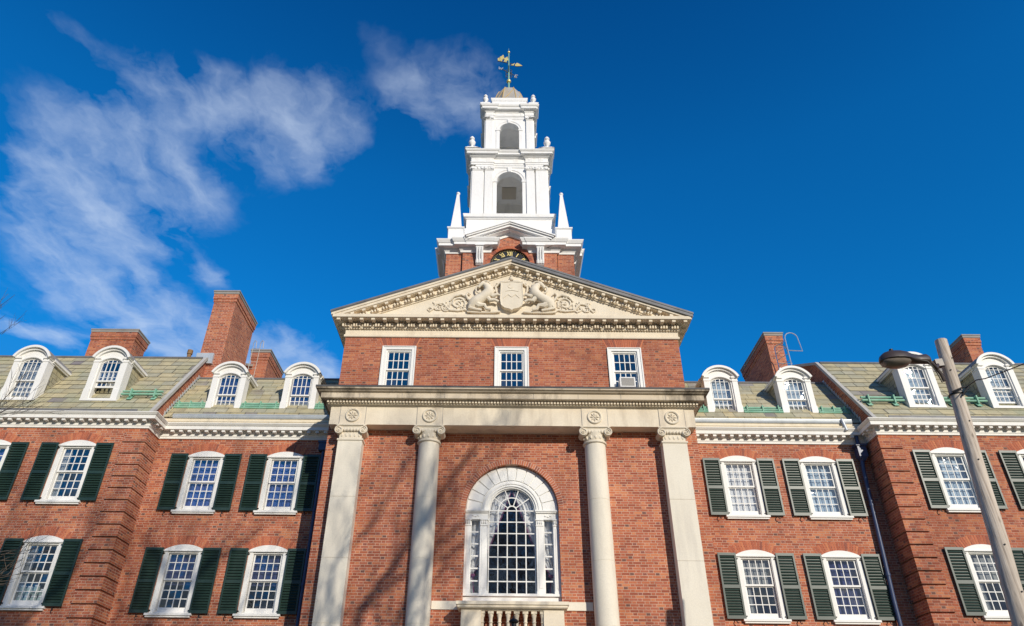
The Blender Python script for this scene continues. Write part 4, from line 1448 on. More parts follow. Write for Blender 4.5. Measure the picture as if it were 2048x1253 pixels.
sh.tube([(0.08 * math.cos(R(a)) - 0.03, TYY - 0.172, 13.24 + 0.07 * math.sin(R(a))) for a in range(100, 380, 28)], 0.014, 6)
sh.build('shield', 'carved_limestone', bld)


def supporter(s):
    """rearing horned beast beside the shield, facing it, head bent back"""
    mb = MB(s, smooth=True)
    y = TYY - 0.06
    # haunch, barrel, chest, neck, head
    mb.tube([(1.30, y, 12.42), (1.22, y - 0.01, 12.60), (1.08, y - 0.03, 12.74), (0.90, y - 0.05, 12.86), (0.75, y - 0.05, 12.99), (0.73, y - 0.05, 13.14), (0.80, y - 0.04, 13.27), (0.88, y - 0.04, 13.36)],
            [0.11, 0.20, 0.185, 0.165, 0.195, 0.155, 0.12, 0.09], 12)
    mb.tube([(0.88, y - 0.04, 13.37), (0.94, y - 0.05, 13.38), (1.02, y - 0.05, 13.31), (1.07, y - 0.05, 13.22)], [0.07, 0.085, 0.062, 0.042], 10)
    # curled horn and mane
    mb.tube([(0.84 + 0.16 * math.cos(R(a)), y - 0.06, 13.32 + 0.15 * math.sin(R(a))) for a in range(10, 250, 24)], [0.035 - 0.002 * k for k in range(10)], 8)
    mb.tube([(0.60 + 0.05 * math.cos(k * 1.9), y, 13.0 + 0.07 * k) for k in range(6)], 0.035, 8)
    mb.tube([(1.05 + 0.11 * math.cos(R(a)), y - 0.05, 13.16 + 0.14 * math.sin(R(a))) for a in range(80, -120, -24)], [0.03] * 9, 8)
    # fore legs reaching for the shield
    mb.tube([(0.76, y - 0.07, 12.98), (0.60, y - 0.10, 12.86), (0.46, y - 0.09, 12.93), (0.38, y - 0.08, 12.90)], [0.105, 0.075, 0.052, 0.045], 8)
    mb.tube([(0.82, y - 0.07, 12.88), (0.68, y - 0.09, 12.70), (0.53, y - 0.09, 12.72), (0.42, y - 0.08, 12.66)], [0.105, 0.072, 0.052, 0.045], 8)
    # hind legs and tail
    mb.tube([(1.18, y - 0.05, 12.62), (1.02, y - 0.08, 12.50), (0.86, y - 0.08, 12.52), (0.80, y - 0.08, 12.38), (0.66, y - 0.08, 12.36)], [0.15, 0.105, 0.07, 0.055, 0.055], 8)
    mb.tube([(1.26, y - 0.05, 12.55), (1.33, y - 0.06, 12.42), (1.14, y - 0.07, 12.37), (0.95, y - 0.07, 12.34)], [0.11, 0.085, 0.05, 0.045], 8)
    mb.tube([(1.27, y, 12.72), (1.40, y, 12.80), (1.47, y, 12.95), (1.40, y, 13.06), (1.33, y, 12.98)], [0.035, 0.04, 0.045, 0.035, 0.02], 8)
    # ground scroll below
    mb.tube([(0.36, y, 12.33), (0.6, y - 0.01, 12.30), (0.9, y - 0.01, 12.29), (1.2, y - 0.01, 12.30), (1.42, y, 12.33)], [0.03, 0.045, 0.04, 0.045, 0.03], 8)
    return mb


for s in (-1, 1):
    supporter(s).build('heraldic_beast', 'carved_limestone', bld)
    sc_ = MB(s, smooth=True)
    spiral(sc_, 1.72, 12.66, 0.24, R(200), 1.7, -1, 0.035)
    spiral(sc_, 2.12, 12.50, 0.16, R(150), 1.6, 1, 0.03)
    spiral(sc_, 2.62, 12.42, 0.09, R(190), 1.4, -1, 0.022)
    sc_.tube([(1.36, TYY - 0.02, 12.36), (1.5, TYY - 0.03, 12.42), (1.7, TYY - 0.03, 12.38), (1.98, TYY - 0.03, 12.40), (2.2, TYY - 0.03, 12.66), (2.42, TYY - 0.03, 12.62), (2.5, TYY - 0.03, 12.45), (2.62, TYY - 0.02, 12.34)], [0.03, 0.04, 0.04, 0.035, 0.035, 0.03, 0.025, 0.02], 8)
    random.seed(11)
    for k in range(24):
        x = random.uniform(1.4, 2.5)
        z = 12.36 + random.random() * max(0.05, (0.62 - 0.24 * (x - 1.3)))
        sc_.blob((x, TYY - 0.015, z), (random.uniform(0.02, 0.05), 0.03, random.uniform(0.02, 0.05)), 7, 5)
    sc_.tube([(1.45, TYY - 0.03, 12.9), (1.62, TYY - 0.04, 13.0), (1.85, TYY - 0.04, 12.93), (1.98, TYY - 0.03, 12.75)], [0.03, 0.045, 0.04, 0.02], 8)
    rq = random.Random(23 + s)
    for k in range(16):
        x = rq.uniform(1.4, 2.45)
        z = 12.40 + rq.random() * max(0.06, 0.60 - 0.34 * (x - 1.4))
        a0 = rq.uniform(0, 6.3)
        sg = rq.choice((-1, 1))
        rr = rq.uniform(0.05, 0.10)
        sc_.tube([(x + rr * (1 - j / 9) * math.cos(a0 + sg * j * 0.6), TYY - 0.025, z + rr * (1 - j / 9) * math.sin(a0 + sg * j * 0.6)) for j in range(8)], [0.026 - 0.002 * j for j in range(8)], 6)
    sc_.build('scrollwork', 'carved_limestone', bld)
    # mantling at the shield's shoulder
    sc_ = MB(s, smooth=True)
    sc_.tube([(0.05, TYY - 0.05, 13.52), (0.22, TYY - 0.06, 13.50), (0.40, TYY - 0.05, 13.42), (0.52, TYY - 0.04, 13.30), (0.50, TYY - 0.04, 13.12), (0.44, TYY - 0.04, 13.0)], [0.05, 0.06, 0.05, 0.04, 0.035, 0.03], 8)
    for k in range(6):
        sc_.blob((0.06 + 0.08 * k, TYY - 0.06, 13.47 + 0.05 * math.sin(k * 1.7) - 0.02 * k), (0.05, 0.05, 0.04), 7, 5)
    sc_.build('mantling', 'carved_limestone', bld)
cr = MB(smooth=True)
cr.blob((0, TYY - 0.05, 13.62), (0.085, 0.06, 0.075))
cr.blob((0, TYY - 0.04, 13.72), (0.05, 0.05, 0.05))
cr.blob((0, TYY - 0.06, 13.47), (0.13, 0.05, 0.05))
cr.build('crest', 'carved_limestone', bld)

# ---------------- great arched window
FYW = CY + 0.14      # front plane of the white woodwork


def B(mb, x0, x1, z0, z1, y0=0.0, y1=0.1):
    return mb.box(x0, x1, FYW + y0, FYW + y1, z0, z1)


f = MB()
zs, zb = 6.0, 3.80
f.arc_band(0, zs, 0.80, 1.249, 0, math.pi, FYW + 0.02, FYW + 0.16, 36)          # broad archivolt
n = 13
for i in range(n):                                                              # its thirteen raised panels
    a0, a1 = math.pi * i / n + 0.012, math.pi * (i + 1) / n - 0.012
    f.arc_band(0, zs, 0.835, 1.225, a0, a1, FYW - 0.012, FYW + 0.05, 4)
for r0, r1, y in ((0.62, 0.66, 0.02), (0.66, 0.72, -0.015), (0.72, 0.77, -0.035), (0.77, 0.81, -0.01)):
    f.arc_band(0, zs, r0, r1, 0, math.pi, FYW + y, FYW + 0.16, 36)
for s in (-1, 1):
    B(f, s * 0.62, s * 1.249, zs - 0.04, zs, -0.06, 0.15)                       # entablature of the side lights
    B(f, s * 0.64, s * 1.249, zs - 0.075, zs - 0.04, -0.035, 0.15)
    B(f, s * 0.645, s * 1.249, zs - 0.245, zs - 0.075, 0.0, 0.15)
    for k in range(3):
        f.blob((s * (0.90 + 0.07 * k), FYW - 0.005, zs - 0.15 - 0.02 * (k == 1)), (0.035, 0.02, 0.022), 8, 5)
    for x0, x1 in ((0.645, 0.845), (1.10, 1.249)):
        B(f, s * x0, s * x1, zb, zs - 0.245, -0.012, 0.15)                       # pilasters
        B(f, s * (x0 - 0.012), s * (x1 + 0.0), zb, zb + 0.13, -0.03, 0.15)
        B(f, s * (x0 - 0.012), s * x1, zs - 0.42, zs - 0.40, -0.03, 0.15)
        B(f, s * (x0 - 0.018), s * x1, zs - 0.275, zs - 0.245, -0.04, 0.15)
        xm = (x0 + x1) / 2
        for dx in (-0.05, 0, 0.05):
            f.blob((s * (xm + dx), FYW - 0.02, zs - 0.33), (0.022, 0.022, 0.05), 8, 5)
        f.box(s * (x0 + 0.05), s * (x1 - 0.05), FYW - 0.022, FYW + 0.0, zb + 0.2, zs - 0.48)
    for x in (0.83, 1.10):
        pass
B(f, -1.249, 1.249, 3.60, 3.80, 0.0, 0.16)
B(f, -1.2495, 1.2495, 3.80, 3.86, -0.05, 0.16)
aw = f.build('arched_window', 'white_paint', bld)


def sub(mb, name, mt, par):
    o = mb.build(name, mt, par)
    o.location = (0, 0, 0)
    return o


g = MB()
b_ = 0.014
yb0, yb1 = FYW + 0.075, FYW + 0.105
rows = 7
zg0, zg1 = 3.875, 5.66
hx = 0.615
for i in range(6):
    x = -hx + 2 * hx * i / 5
    top = zs if 0 < i < 5 else zs
    if i in (2, 3):
        top = zs - 0.0
    g.box(x - b_, x + b_, yb0, yb1, zg0, top)
for j in range(rows + 1):
    z = zg0 + 0.305 * j
    if z < 6.05:
        g.box(-hx, hx, yb0 + 0.002, yb1 - 0.002, z - b_, z + b_)
# fan head: hub arch over the middle column, ring and spokes
g.arc_band(0, zs + 0.01, 0.115, 0.145, 0, math.pi, yb0, yb1, 14)
g.arc_band(0, zs + 0.01, 0.345, 0.372, 0, math.pi, yb0 + 0.001, yb1 - 0.001, 20)
g.arc_band(0, zs + 0.01, 0.585, 0.625, 0, math.pi, yb0 - 0.003, yb1 + 0.003, 28)
for a in (36, 72, 108, 144):
    ca, sa = math.cos(R(a)), math.sin(R(a))
    g.obox((0.37 * ca, (yb0 + yb1) / 2, zs + 0.01 + 0.37 * sa), (0.23 * ca, 0, 0.23 * sa), (0, 0.013, 0), (-sa * 0.012, 0, ca * 0.012))
for s in (-1, 1):
    for j in range(6):
        z = 3.875 + 0.312 * j
        g.box(s * 0.845, s * 1.10, yb0, yb1, z - b_ * 1.3, z + b_ * 1.3)
    g.box(s * 0.845, s * 0.868, yb0 + 0.001, yb1 - 0.001, 3.86, 5.76)
    g.box(s * 1.078, s * 1.10, yb0 + 0.001, yb1 - 0.001, 3.86, 5.76)
sub(g, 'glazing_bars', 'white_paint', aw)
g = MB()
yg = FYW + 0.090
panes(g, 0.615, 3.875, zs, yg, 5, 7)
fan = [(-0.61, zs), (0.61, zs)] + arc_pts(0, zs, 0.61, 0, math.pi, 24)
g.add([(x, yg, z) for x, z in fan], [list(range(len(fan)))])
for s in (-1, 1):
    tmp = panes(MB(), 0.1275, 3.875, 5.755, yg, 1, 6)
    g.add([(x + s * 0.9725, y, z) for x, y, z in tmp.v], tmp.f)
sub(g, 'pane', 'glass', aw)
rm = room(1.25, 3.7, 7.3, CY + 0.31, 2.2)
sub(rm, 'room_recess', 'dark_room', aw)

# curtains tied back, one each side, each a hanging of its own


def drape(s):
    mb = MB(s, smooth=True)
    vs, fs = [], []
    nx, nz = 40, 26
    for j in range(nz + 1):
        k = j / nz
        z = 3.9 + (6.58 - 3.9) * k
        # inner edge sweeps from the crown to the tie-back near the outer jamb
        if z > 4.95:
            inner, outer = 0.02 + (6.56 - z) * 0.385, 1.2
        elif z > 4.35:
            inner, outer = 0.64 + (4.95 - z) * 0.62, 1.2
        else:
            inner, outer = 0.98 + (z - 3.9) * 0.1, 1.2
        inner = max(0.02, inner)
        if z > zs:
            outer = max(inner + 0.01, math.sqrt(max(0.0, 0.66 ** 2 - (z - zs) ** 2)))
        for i in range(nx + 1):
            u = i / nx
            x = inner + (outer - inner) * u
            vs.append((x, CY + 0.36 + 0.03 * math.sin(u * 9 * math.pi + k * 3) + 0.02 * (1 - k), z))
    for j in range(nz):
        for i in range(nx):
            a = j * (nx + 1) + i
            fs.append((a, a + 1, a + nx + 2, a + nx + 1))
    mb.add(vs, fs)
    c = mb.build('curtain', 'white_cloth')
    tr = MB(s, smooth=True)
    pts = [(vs[j * (nx + 1)][0], vs[j * (nx + 1)][1] - 0.02, vs[j * (nx + 1)][2]) for j in range(nz + 1)]
    tr.tube(pts, 0.018, 6)
    tr.blob((1.03, CY + 0.36, 4.35), (0.09, 0.05, 0.05), 8, 5)
    o = tr.build('curtain_trim', 'purple_trim', c)
    o.location = (0, 0, 0)
    return c


tag(drape(-1), 'white curtain tied back in the left half of the great arched window', 'curtain', 'curtains in the arched window')
tag(drape(1), 'white curtain tied back in the right half of the great arched window', 'curtain', 'curtains in the arched window')

# ---------------- balcony below the arched window
b = MB()
b.sweep([(-0.3, 3.395), (0.06, 3.395), (0.09, 3.42), (0.09, 3.46), (0.12, 3.475), (0.12, 3.55), (-0.3, 3.565)], [(-1.25, CY), (-1.25, 18.52), (1.25, 18.52), (1.25, CY)])
b.box(-1.2, 1.2, 18.55, CY, 3.41, 3.56)
bal = b.build('balcony', 'limestone', bld)
b = MB()
for s in (-1, 1):
    b.box(s * 0.755, s * 1.25, 18.52, 18.75, 2.5, 3.394)
    b.box(s * 1.05, s * 1.249, 18.751, CY, 2.5, 3.394)
b.box(-1.3, 1.3, 18.46, CY, 2.2, 2.5)
b.box(-0.755, 0.755, 18.525, 18.70, 3.36, 3.394)
sub(b, 'balcony_parapet', 'limestone', bal)
for i in range(8):
    x = -0.735 + 1.47 * i / 7
    p = MB(smooth=True)
    p.box(-0.068, 0.068, -0.068, 0.068, 0.79, 0.86)
    p.lathe([(0.055, 0.0), (0.065, 0.04), (0.04, 0.08), (0.045, 0.12), (0.075, 0.24), (0.07, 0.34), (0.045, 0.5), (0.038, 0.58), (0.055, 0.60), (0.04, 0.63), (0.045, 0.70), (0.06, 0.75), (0.062, 0.79)], (0, 0, 0), 14)
    o = p.build('baluster', 'limestone', bal)
    o.location = Vector((x, 18.62, 2.5))
for o in bal.children:
    pass

# lesser closing volume so no daylight leaks through the body
MB().box(-HW + 0.3, HW - 0.3, 21.5, 30.5, G0, 11.8).build('inner_core', 'dark_room', bld)
for s in (-1, 1):
    MB(s).box(HW, 25.8, 22.0, 32.5, G0, 8.9).build('inner_core', 'dark_room', bld)

# ================================================================== BELL TOWER
YC = 25.5
tow = thing('bell_tower', 'white wooden bell tower with open arches and obelisks on a brick clock stage', 'tower', (0, YC, 11.0))


def ring(w, brk=()):
    """square plan of half width w, CCW, with breaks forward: list of (x0, x1, out) on every side"""
    side = [(-w, -w)]
    for x0, x1, o in brk:
        side += [(x0, -w), (x0, -w - o), (x1, -w - o), (x1, -w)]
    pts = []
    for k in range(4):
        a = k * math.pi / 2
        for x, y in side:
            pts.append((x * math.cos(a) - y * math.sin(a), YC + x * math.sin(a) + y * math.cos(a)))
    return pts


def ring4(mb, fn):
    """run fn for the front face, then turn the result to all four sides"""
    tmp = MB()
    fn(tmp)
    for k in range(4):
        a = k * math.pi / 2
        ca, sa = round(math.cos(a)), round(math.sin(a))
        mb.add([(x * ca - (y - YC) * sa, YC + x * sa + (y - YC) * ca, z) for x, y, z in tmp.v], tmp.f)


def ring_parts(fn, name, par):
    """the same, every half of every side a part of its own"""
    tmp = MB()
    fn(tmp)
    for k in range(4):
        a = k * math.pi / 2
        ca, sa = round(math.cos(a)), round(math.sin(a))
        for sg in (-1, 1):
            fs = [f for f in tmp.f if sum(tmp.v[i][0] for i in f) * sg > 0]
            ids = sorted({i for f in fs for i in f})
            mp = {i: j for j, i in enumerate(ids)}
            mb = MB()
            mb.add([(tmp.v[i][0] * ca - (tmp.v[i][1] - YC) * sa, YC + tmp.v[i][0] * sa + (tmp.v[i][1] - YC) * ca, tmp.v[i][2]) for i in ids],
                   [[mp[i] for i in f] for f in fs])
            o = mb.build(name, 'tower_white', par)
            o.location = (0, 0, 0)


def open_ring(w, x1, x0, o):
    """like ring(), but open on the front between -x0 and x0"""
    sd = [(-w, -w), (-x1, -w), (-x1, -w - o), (-x0, -w - o), (-x0, -w), (x0, -w), (x0, -w - o), (x1, -w - o), (x1, -w)]
    pts = [(x, YC + y) for x, y in sd[5:]]
    for k in (1, 2, 3):
        a = k * math.pi / 2
        ca, sa = round(math.cos(a)), round(math.sin(a))
        pts += [(x * ca - y * sa, YC + x * sa + y * ca) for x, y in (sd if k < 4 else sd)]
    pts += [(x, YC + y) for x, y in sd[:5]]
    return pts


W1 = 2.57
t_ = MB()
cut = arc_pts(0, 17.03, 0.80, 0, 2 * math.pi, 40)[:-1]
front = YC - W1
# brick stage: front with round clock recess, other three sides plain; middle bay stands 8 cm forward
t_.wall([(-1.92, 11.5), (1.92, 11.5), (1.92, 17.6), (1.12, 18.05), (0, 18.55), (-1.12, 18.05), (-1.92, 17.6)], [cut], front - 0.09, 0.16)
t_.box(-W1, -1.0, front, YC + W1, 11.5, 17.75)
t_.box(1.0, W1, front, YC + W1, 11.5, 17.75)
t_.box(-1.0, 1.0, front + 0.3, YC + W1, 11.5, 18.0)
for s in (-1, 1):
    t_.box(s * 1.90, s * 1.92, front - 0.09, front, 11.5, 17.6)
    t_.box(s * W1, s * (W1 + 0.09), YC - 1.92, YC + 1.92, 11.5, 17.6)
t_.box(-1.12, 1.12, front - 0.085, front + 0.1, 17.6, 18.0) if False else None
t_.build('clock_stage', 'brick', tow)
v = MB()
for i in range(52):
    a0, a1 = 2 * math.pi * i / 52 + 0.006, 2 * math.pi * (i + 1) / 52 - 0.006
    v.arc_band(0, 17.03, 0.802, 0.93, a0, a1, front - 0.10, front - 0.05, 1)
v.build('brick_arch', 'arch_brick', tow)
ck = MB(smooth=False)
ck.lathe([(0.0, 0.0), (0.79, 0.0), (0.80, 0.03), (0.80, -0.1)], (0, front - 0.0, 17.03), 48, 'y')
clk = ck.build('clock_face', 'clock_black', tow)
ROM = ['XII', 'I', 'II', 'III', 'IIII', 'V', 'VI', 'VII', 'VIII', 'IX', 'X', 'XI']
nm_ = MB()
yk = front - 0.012


def stroke(mb, a, r, p, q, wd):
    """bar between p and q in numeral space (x along the rim, y outwards)"""
    ca, sa = math.cos(a), math.sin(a)

    def tr(pt):
        rr = r + pt[1]
        return Vector((rr * sa + pt[0] * ca, 0, rr * ca - pt[0] * sa))
    A, B_ = tr(p), tr(q)
    c = (A + B_) / 2
    d = (B_ - A)
    L = d.length / 2
    d.normalize()
    nrm = Vector((-d.z, 0, d.x))
    mb.obox((c.x, yk, 17.03 + c.z), d * L, (0, 0.008, 0), nrm * wd / 2)


for k, txt in enumerate(ROM):
    a = R(30 * k)
    wds = {'I': 0.06, 'V': 0.11, 'X': 0.11}
    tot = sum(wds[ch] for ch in txt)
    x = -tot / 2
    for ch in txt:
        w_ = wds[ch]
        if ch == 'I':
            stroke(nm_, a, 0.60, (x + w_ / 2, -0.10), (x + w_ / 2, 0.10), 0.032)
        elif ch == 'V':
            stroke(nm_, a, 0.60, (x + 0.01, 0.10), (x + w_ / 2, -0.10), 0.034)
            stroke(nm_, a, 0.60, (x + w_ - 0.01, 0.10), (x + w_ / 2, -0.10), 0.018)
        else:
            stroke(nm_, a, 0.60, (x + 0.008, 0.10), (x + w_ - 0.008, -0.10), 0.034)
            stroke(nm_, a, 0.60, (x + w_ - 0.008, 0.10), (x + 0.008, -0.10), 0.018)
        x += w_
for k in range(60):
    stroke(nm_, R(6 * k), 0.745, (0, -0.012), (0, 0.012), 0.012)
o = nm_.build('clock_numerals', 'gold', clk)
o.location = (0, 0, 0)
hd = MB()
yk = front - 0.03
stroke(hd, R(200), 0.25, (0, -0.3), (0, 0.2), 0.045)
yk = front - 0.045
stroke(hd, R(132), 0.3, (0, -0.4), (0, 0.35), 0.032)
o = hd.build('clock_hands', 'gold', clk)
o.location = (0, 0, 0)

# clock stage cornice with its broken pediment
c_ = MB()
brk = [(-1.95, 1.95, 0.10)]
c_.sweep([(-0.2, 17.58), (0.04, 17.60), (0.06, 17.68), (0.11, 17.74), (0.11, 17.80), (0.28, 17.81), (0.30, 17.82), (0.30, 17.93), (0.33, 17.95), (0.39, 18.06), (0.40, 18.10), (-0.3, 18.16)],
         open_ring(W1, 1.95, 0.80, 0.10))
c_.build('cornice', 'tower_white', tow)
for s in (-1, 1):
    c_ = MB()
    # cornice blocks standing forward on the consoles
    c_.sweep([(-0.3, 17.80), (0.14, 17.80), (0.15, 17.93), (0.18, 17.95), (0.24, 18.06), (0.25, 18.105), (-0.3, 18.13)],
             [(s * 1.215 - 0.40, front - 0.1), (s * 1.215 - 0.40, front - 0.27), (s * 1.215 + 0.40, front - 0.27), (s * 1.215 + 0.40, front - 0.1)])
    c_.build('cornice_block', 'tower_white', tow)
for s in (-1, 1):
    k = MB()
    prof = [(0.0, 17.80), (-0.30, 17.80), (-0.30, 17.70), (-0.26, 17.60), (-0.17, 17.45), (-0.13, 17.25), (-0.16, 17.12), (-0.13, 17.02), (-0.05, 16.96), (0.0, 16.96)]
    k.prism_x([(front - 0.09 + y, z) for y, z in prof], s * 1.215 - 0.15, s * 1.215 + 0.15)
    for dx in (-0.1, 0, 0.1):
        k.prism_x([(front - 0.09 + y * 1.06 - 0.008, z) for y, z in prof[2:8]], s * 1.215 + dx - 0.025, s * 1.215 + dx + 0.025)
    k.box(s * 1.215 - 0.19, s * 1.215 + 0.19, front - 0.44, front, 17.75, 17.80)
    k.build('console', 'tower_white', tow)
# raking pediment
c_ = MB()
pa, pe, px_ = 18.88, 18.16, 1.82
tn = (pa - pe) / px_
for s in (-1, 1):
    for t0, t1, y0 in ((0.0, 0.05, 0.62), (0.05, 0.12, 0.58), (0.12, 0.22, 0.52), (0.22, 0.27, 0.40)):
        xo = px_ - (t0 * 1.2)
        pts = [(0, pa - t0), (s * xo, pa - xo * tn - t0), (s * xo, pa - xo * tn - t1), (0, pa - t1)]
        c_.prism(pts, front - y0, front + 1.2)
    pts = [(0, pa - 0.27), (s * 1.0, pa - 1.0 * tn - 0.27), (s * 1.0, pa - tn - 0.45), (0, pa - 0.44)]
    c_.prism(pts, front - 0.14, front + 0.2)
c_.build('pediment', 'tower_white', tow)

# podium and stepped base of the belfry
p = MB()
p.box(-1.95, 1.95, YC - 1.95, YC + 1.95, 18.05, 19.12)
p.sweep([(-0.1, 19.05), (0.02, 19.06), (0.05, 19.14), (-0.1, 19.16)], ring(1.95), True)
p.box(-1.86, 1.86, YC - 1.86, YC + 1.86, 19.12, 20.1)
for s in (-1, 1):
    p.box(s * 1.3, s * 1.96, YC - 1.96, YC + 1.96, 19.14, 19.45)
p.sweep([(-0.1, 20.03), (0.03, 20.04), (0.06, 20.09), (0.12, 20.11), (0.14, 20.20), (0.15, 20.26), (-0.2, 20.30)], ring(1.86), True)
p.build('belfry_podium', 'tower_white', tow)


def arched_stage(name, w, z0, z1, ow, spring, wallin, inner_z):
    """four arched walls"""
    mb = MB()
    a = [(-ow, z0 + 0.01), (ow, z0 + 0.01)] + arc_pts(0, spring, ow, 0, math.pi, 20)
    wf = w - wallin
    ring4(mb, lambda q: q.wall([(-wf, z0), (wf, z0), (wf, z1), (-wf, z1)], [a], YC - wf, 0.32))
    # impost, archivolt, keystone
    def trim(q):
        for s in (-1, 1):
            q.box(s * ow, s * (ow + 0.17), YC - wf - 0.035, YC - wf + 0.06, z0, spring - 0.06)
            q.box(s * (ow - 0.03), s * (ow + 0.19), YC - wf - 0.06, YC - wf + 0.1, spring - 0.06, spring + 0.02)
        q.arc_band(0, spring, ow, ow + 0.10, 0, math.pi, YC - wf - 0.03, YC - wf + 0.05, 22)
        q.arc_band(0, spring, ow + 0.10, ow + 0.16, 0, math.pi, YC - wf - 0.05, YC - wf + 0.05, 22)
        q.prism([(-0.06, spring + ow - 0.03), (0.06, spring + ow - 0.03), (0.10, spring + ow + 0.26), (-0.10, spring + ow + 0.26)], YC - wf - 0.085, YC - wf + 0.05)
    ring4(mb, trim)
    o = mb.build(name, 'tower_white', tow)
    # inner faces
    ii = MB()
    b = [(-ow, z0 + 0.01), (ow, z0 + 0.01)] + arc_pts(0, spring, ow, 0, math.pi, 20)

    def inn(q):
        tmp = MB()
        tmp.wall([(-(wf - 0.32), z0), (wf - 0.32, z0), (wf - 0.32, inner_z), (-(wf - 0.32), inner_z)], [b], YC - wf + 0.32, 0.001)
        q.add(tmp.v, [f[::-1] for f in tmp.f])
    ring4(ii, inn)
    q = wf - 0.32
    ii.add([(-q, YC - q, inner_z), (q, YC - q, inner_z), (q, YC + q, inner_z), (-q, YC + q, inner_z)], [(0, 3, 2, 1)])
    ii.add([(-q, YC - q, z0 + 0.005), (q, YC - q, z0 + 0.005), (q, YC + q, z0 + 0.005), (-q, YC + q, z0 + 0.005)], [(0, 1, 2, 3)])
    ch = ii.build('inner_lining', 'tower_inner', o)
    ch.location = (0, 0, 0)
    return o


def tower_capital(mb, x0, x1, w, zb, zt):
    """small Ionic capital on the front face plane y = YC - w"""
    y = YC - w
    mb.box(x0 - 0.03, x1 + 0.03, y - 0.05, y + 0.1, zt - 0.05, zt)
    for x in (x0, x1):
        mb.lathe([(0.0, 0.05), (0.075, 0.05), (0.085, 0.03), (0.085, -0.12)], (x, y - 0.02, zt - 0.12), 14, 'y')
    mb.box(x0, x1, y - 0.035, y + 0.1, zb + 0.06, zt - 0.05)
    for k in range(3):
        mb.blob((x0 + (x1 - x0) * (k + 0.5) / 3, y - 0.035, zt - 0.12), (0.05, 0.04, 0.05), 7, 5)
    mb.box(x0 - 0.015, x1 + 0.015, y - 0.02, y + 0.1, zb, zb + 0.035)


bel = arched_stage('belfry', 1.75, 20.28, 23.45, 0.575, 22.46, 0.10, 23.70)
h = MB().box(-0.34, 0.34, YC + 0.05, YC + 0.86, 23.64, 23.698)
o = h.build('ceiling_hatch', 'hatch_wood', bel)
o.location = (0, 0, 0)
pl = MB()


def bpil(q):
    y = YC - 1.65
    for s in (-1, 1):
        for a, b_ in ((1.19, 1.70), (0.76, 1.12)):
            q.box(s * a, s * b_, y - 0.10, y + 0.05, 20.28, 23.22)
            q.box(s * (a - 0.03), s * (b_ + 0.04), y - 0.135, y + 0.05, 20.28, 20.42)
            q.box(s * (a - 0.015), s * (b_ + 0.02), y - 0.12, y + 0.05, 20.42, 20.47)
            tower_capital(q, min(s * a, s * b_) + 0.02, max(s * a, s * b_) - 0.02, 1.75, 23.05, 23.30)


ring_parts(bpil, 'pilasters', bel)
en = MB()
eb = [(-1.74, -0.74, 0.08), (0.74, 1.74, 0.08)]
en.sweep([(-0.2, 23.30), (0.0, 23.30), (0.0, 23.40), (0.02, 23.41), (0.02, 23.50), (0.05, 23.53), (0.05, 23.56), (0.01, 23.57), (0.01, 23.80), (0.04, 23.83), (0.10, 23.87), (0.10, 23.93),
          (0.22, 23.94), (0.22, 24.04), (0.25, 24.06), (0.29, 24.13), (0.29, 24.16), (-0.4, 24.20)], ring(1.68, eb), True)


def tri(q):
    for x in (-1.45, -0.95, -0.3, 0.3, 0.95, 1.45):
        yy = YC - 1.68 - (0.08 if abs(x) > 0.7 else 0)
        for dx in (-0.07, 0, 0.07):
            q.box(x + dx - 0.025, x + dx + 0.025, yy - 0.03, yy + 0.05, 23.575, 23.80)


ring4(en, tri)
o = en.build('belfry_cornice', 'tower_white', tow)

# lantern
lan = arched_stage('lantern', 1.20, 24.15, 27.2, 0.47, 26.36, 0.08, 27.15)
pl = MB()


def lpil(q):
    y = YC - 1.12
    for s in (-1, 1):
        q.box(s * 0.82, s * 1.16, y - 0.09, y + 0.05, 24.15, 27.1)
        q.box(s * 0.79, s * 1.18, y - 0.12, y + 0.05, 24.15, 24.75)
        tower_capital(q, min(s * 0.82, s * 1.16) + 0.02, max(s * 0.82, s * 1.16) - 0.02, 1.21, 26.98, 27.25)


ring_parts(lpil, 'pilasters', lan)
en = MB()
eb = [(-1.15, -0.78, 0.06), (0.78, 1.15, 0.06)]
en.sweep([(-0.2, 27.08), (0.0, 27.10), (0.0, 27.2), (0.02, 27.21), (0.02, 27.28), (0.05, 27.30), (0.01, 27.32), (0.01, 27.52), (0.04, 27.55), (0.07, 27.60), (0.07, 27.64),
          (0.20, 27.65), (0.20, 27.76), (0.24, 27.80), (0.27, 27.87), (0.27, 27.90), (-0.3, 27.95)], ring(1.14, eb), True)


def ltri(q):
    for x in (-0.62, -0.2, 0.2, 0.62):
        q.box(x - 0.06, x + 0.06, YC - 1.14 - 0.025, YC - 1.1, 27.325, 27.52)


ring4(en, ltri)
o = en.build('lantern_cornice', 'tower_white', tow)
p = MB()
p.box(-0.88, 0.88, YC - 0.88, YC + 0.88, 27.9, 28.85)
p.sweep([(-0.1, 28.72), (0.02, 28.74), (0.05, 28.85), (0.06, 28.92), (-0.2, 28.96)], ring(0.88), True)
p.sweep([(-0.1, 28.25), (0.03, 28.27), (0.03, 28.33), (-0.1, 28.35)], ring(0.88), True)
p.build('dome_base', 'tower_white', tow)
d = MB(smooth=True)
dp = [(0.84, 28.93), (0.82, 29.1), (0.775, 29.35), (0.71, 29.65), (0.63, 29.95), (0.54, 30.2), (0.40, 30.33), (0.15, 30.42), (0.0, 30.44)]
k2 = 1 / math.cos(R(22.5))
d.lathe([(r * k2, z) for r, z in dp], (0, YC, 0), 8, ang=R(22.5))
dm = d.build('dome', 'dome_lead', tow)
d = MB(smooth=True)
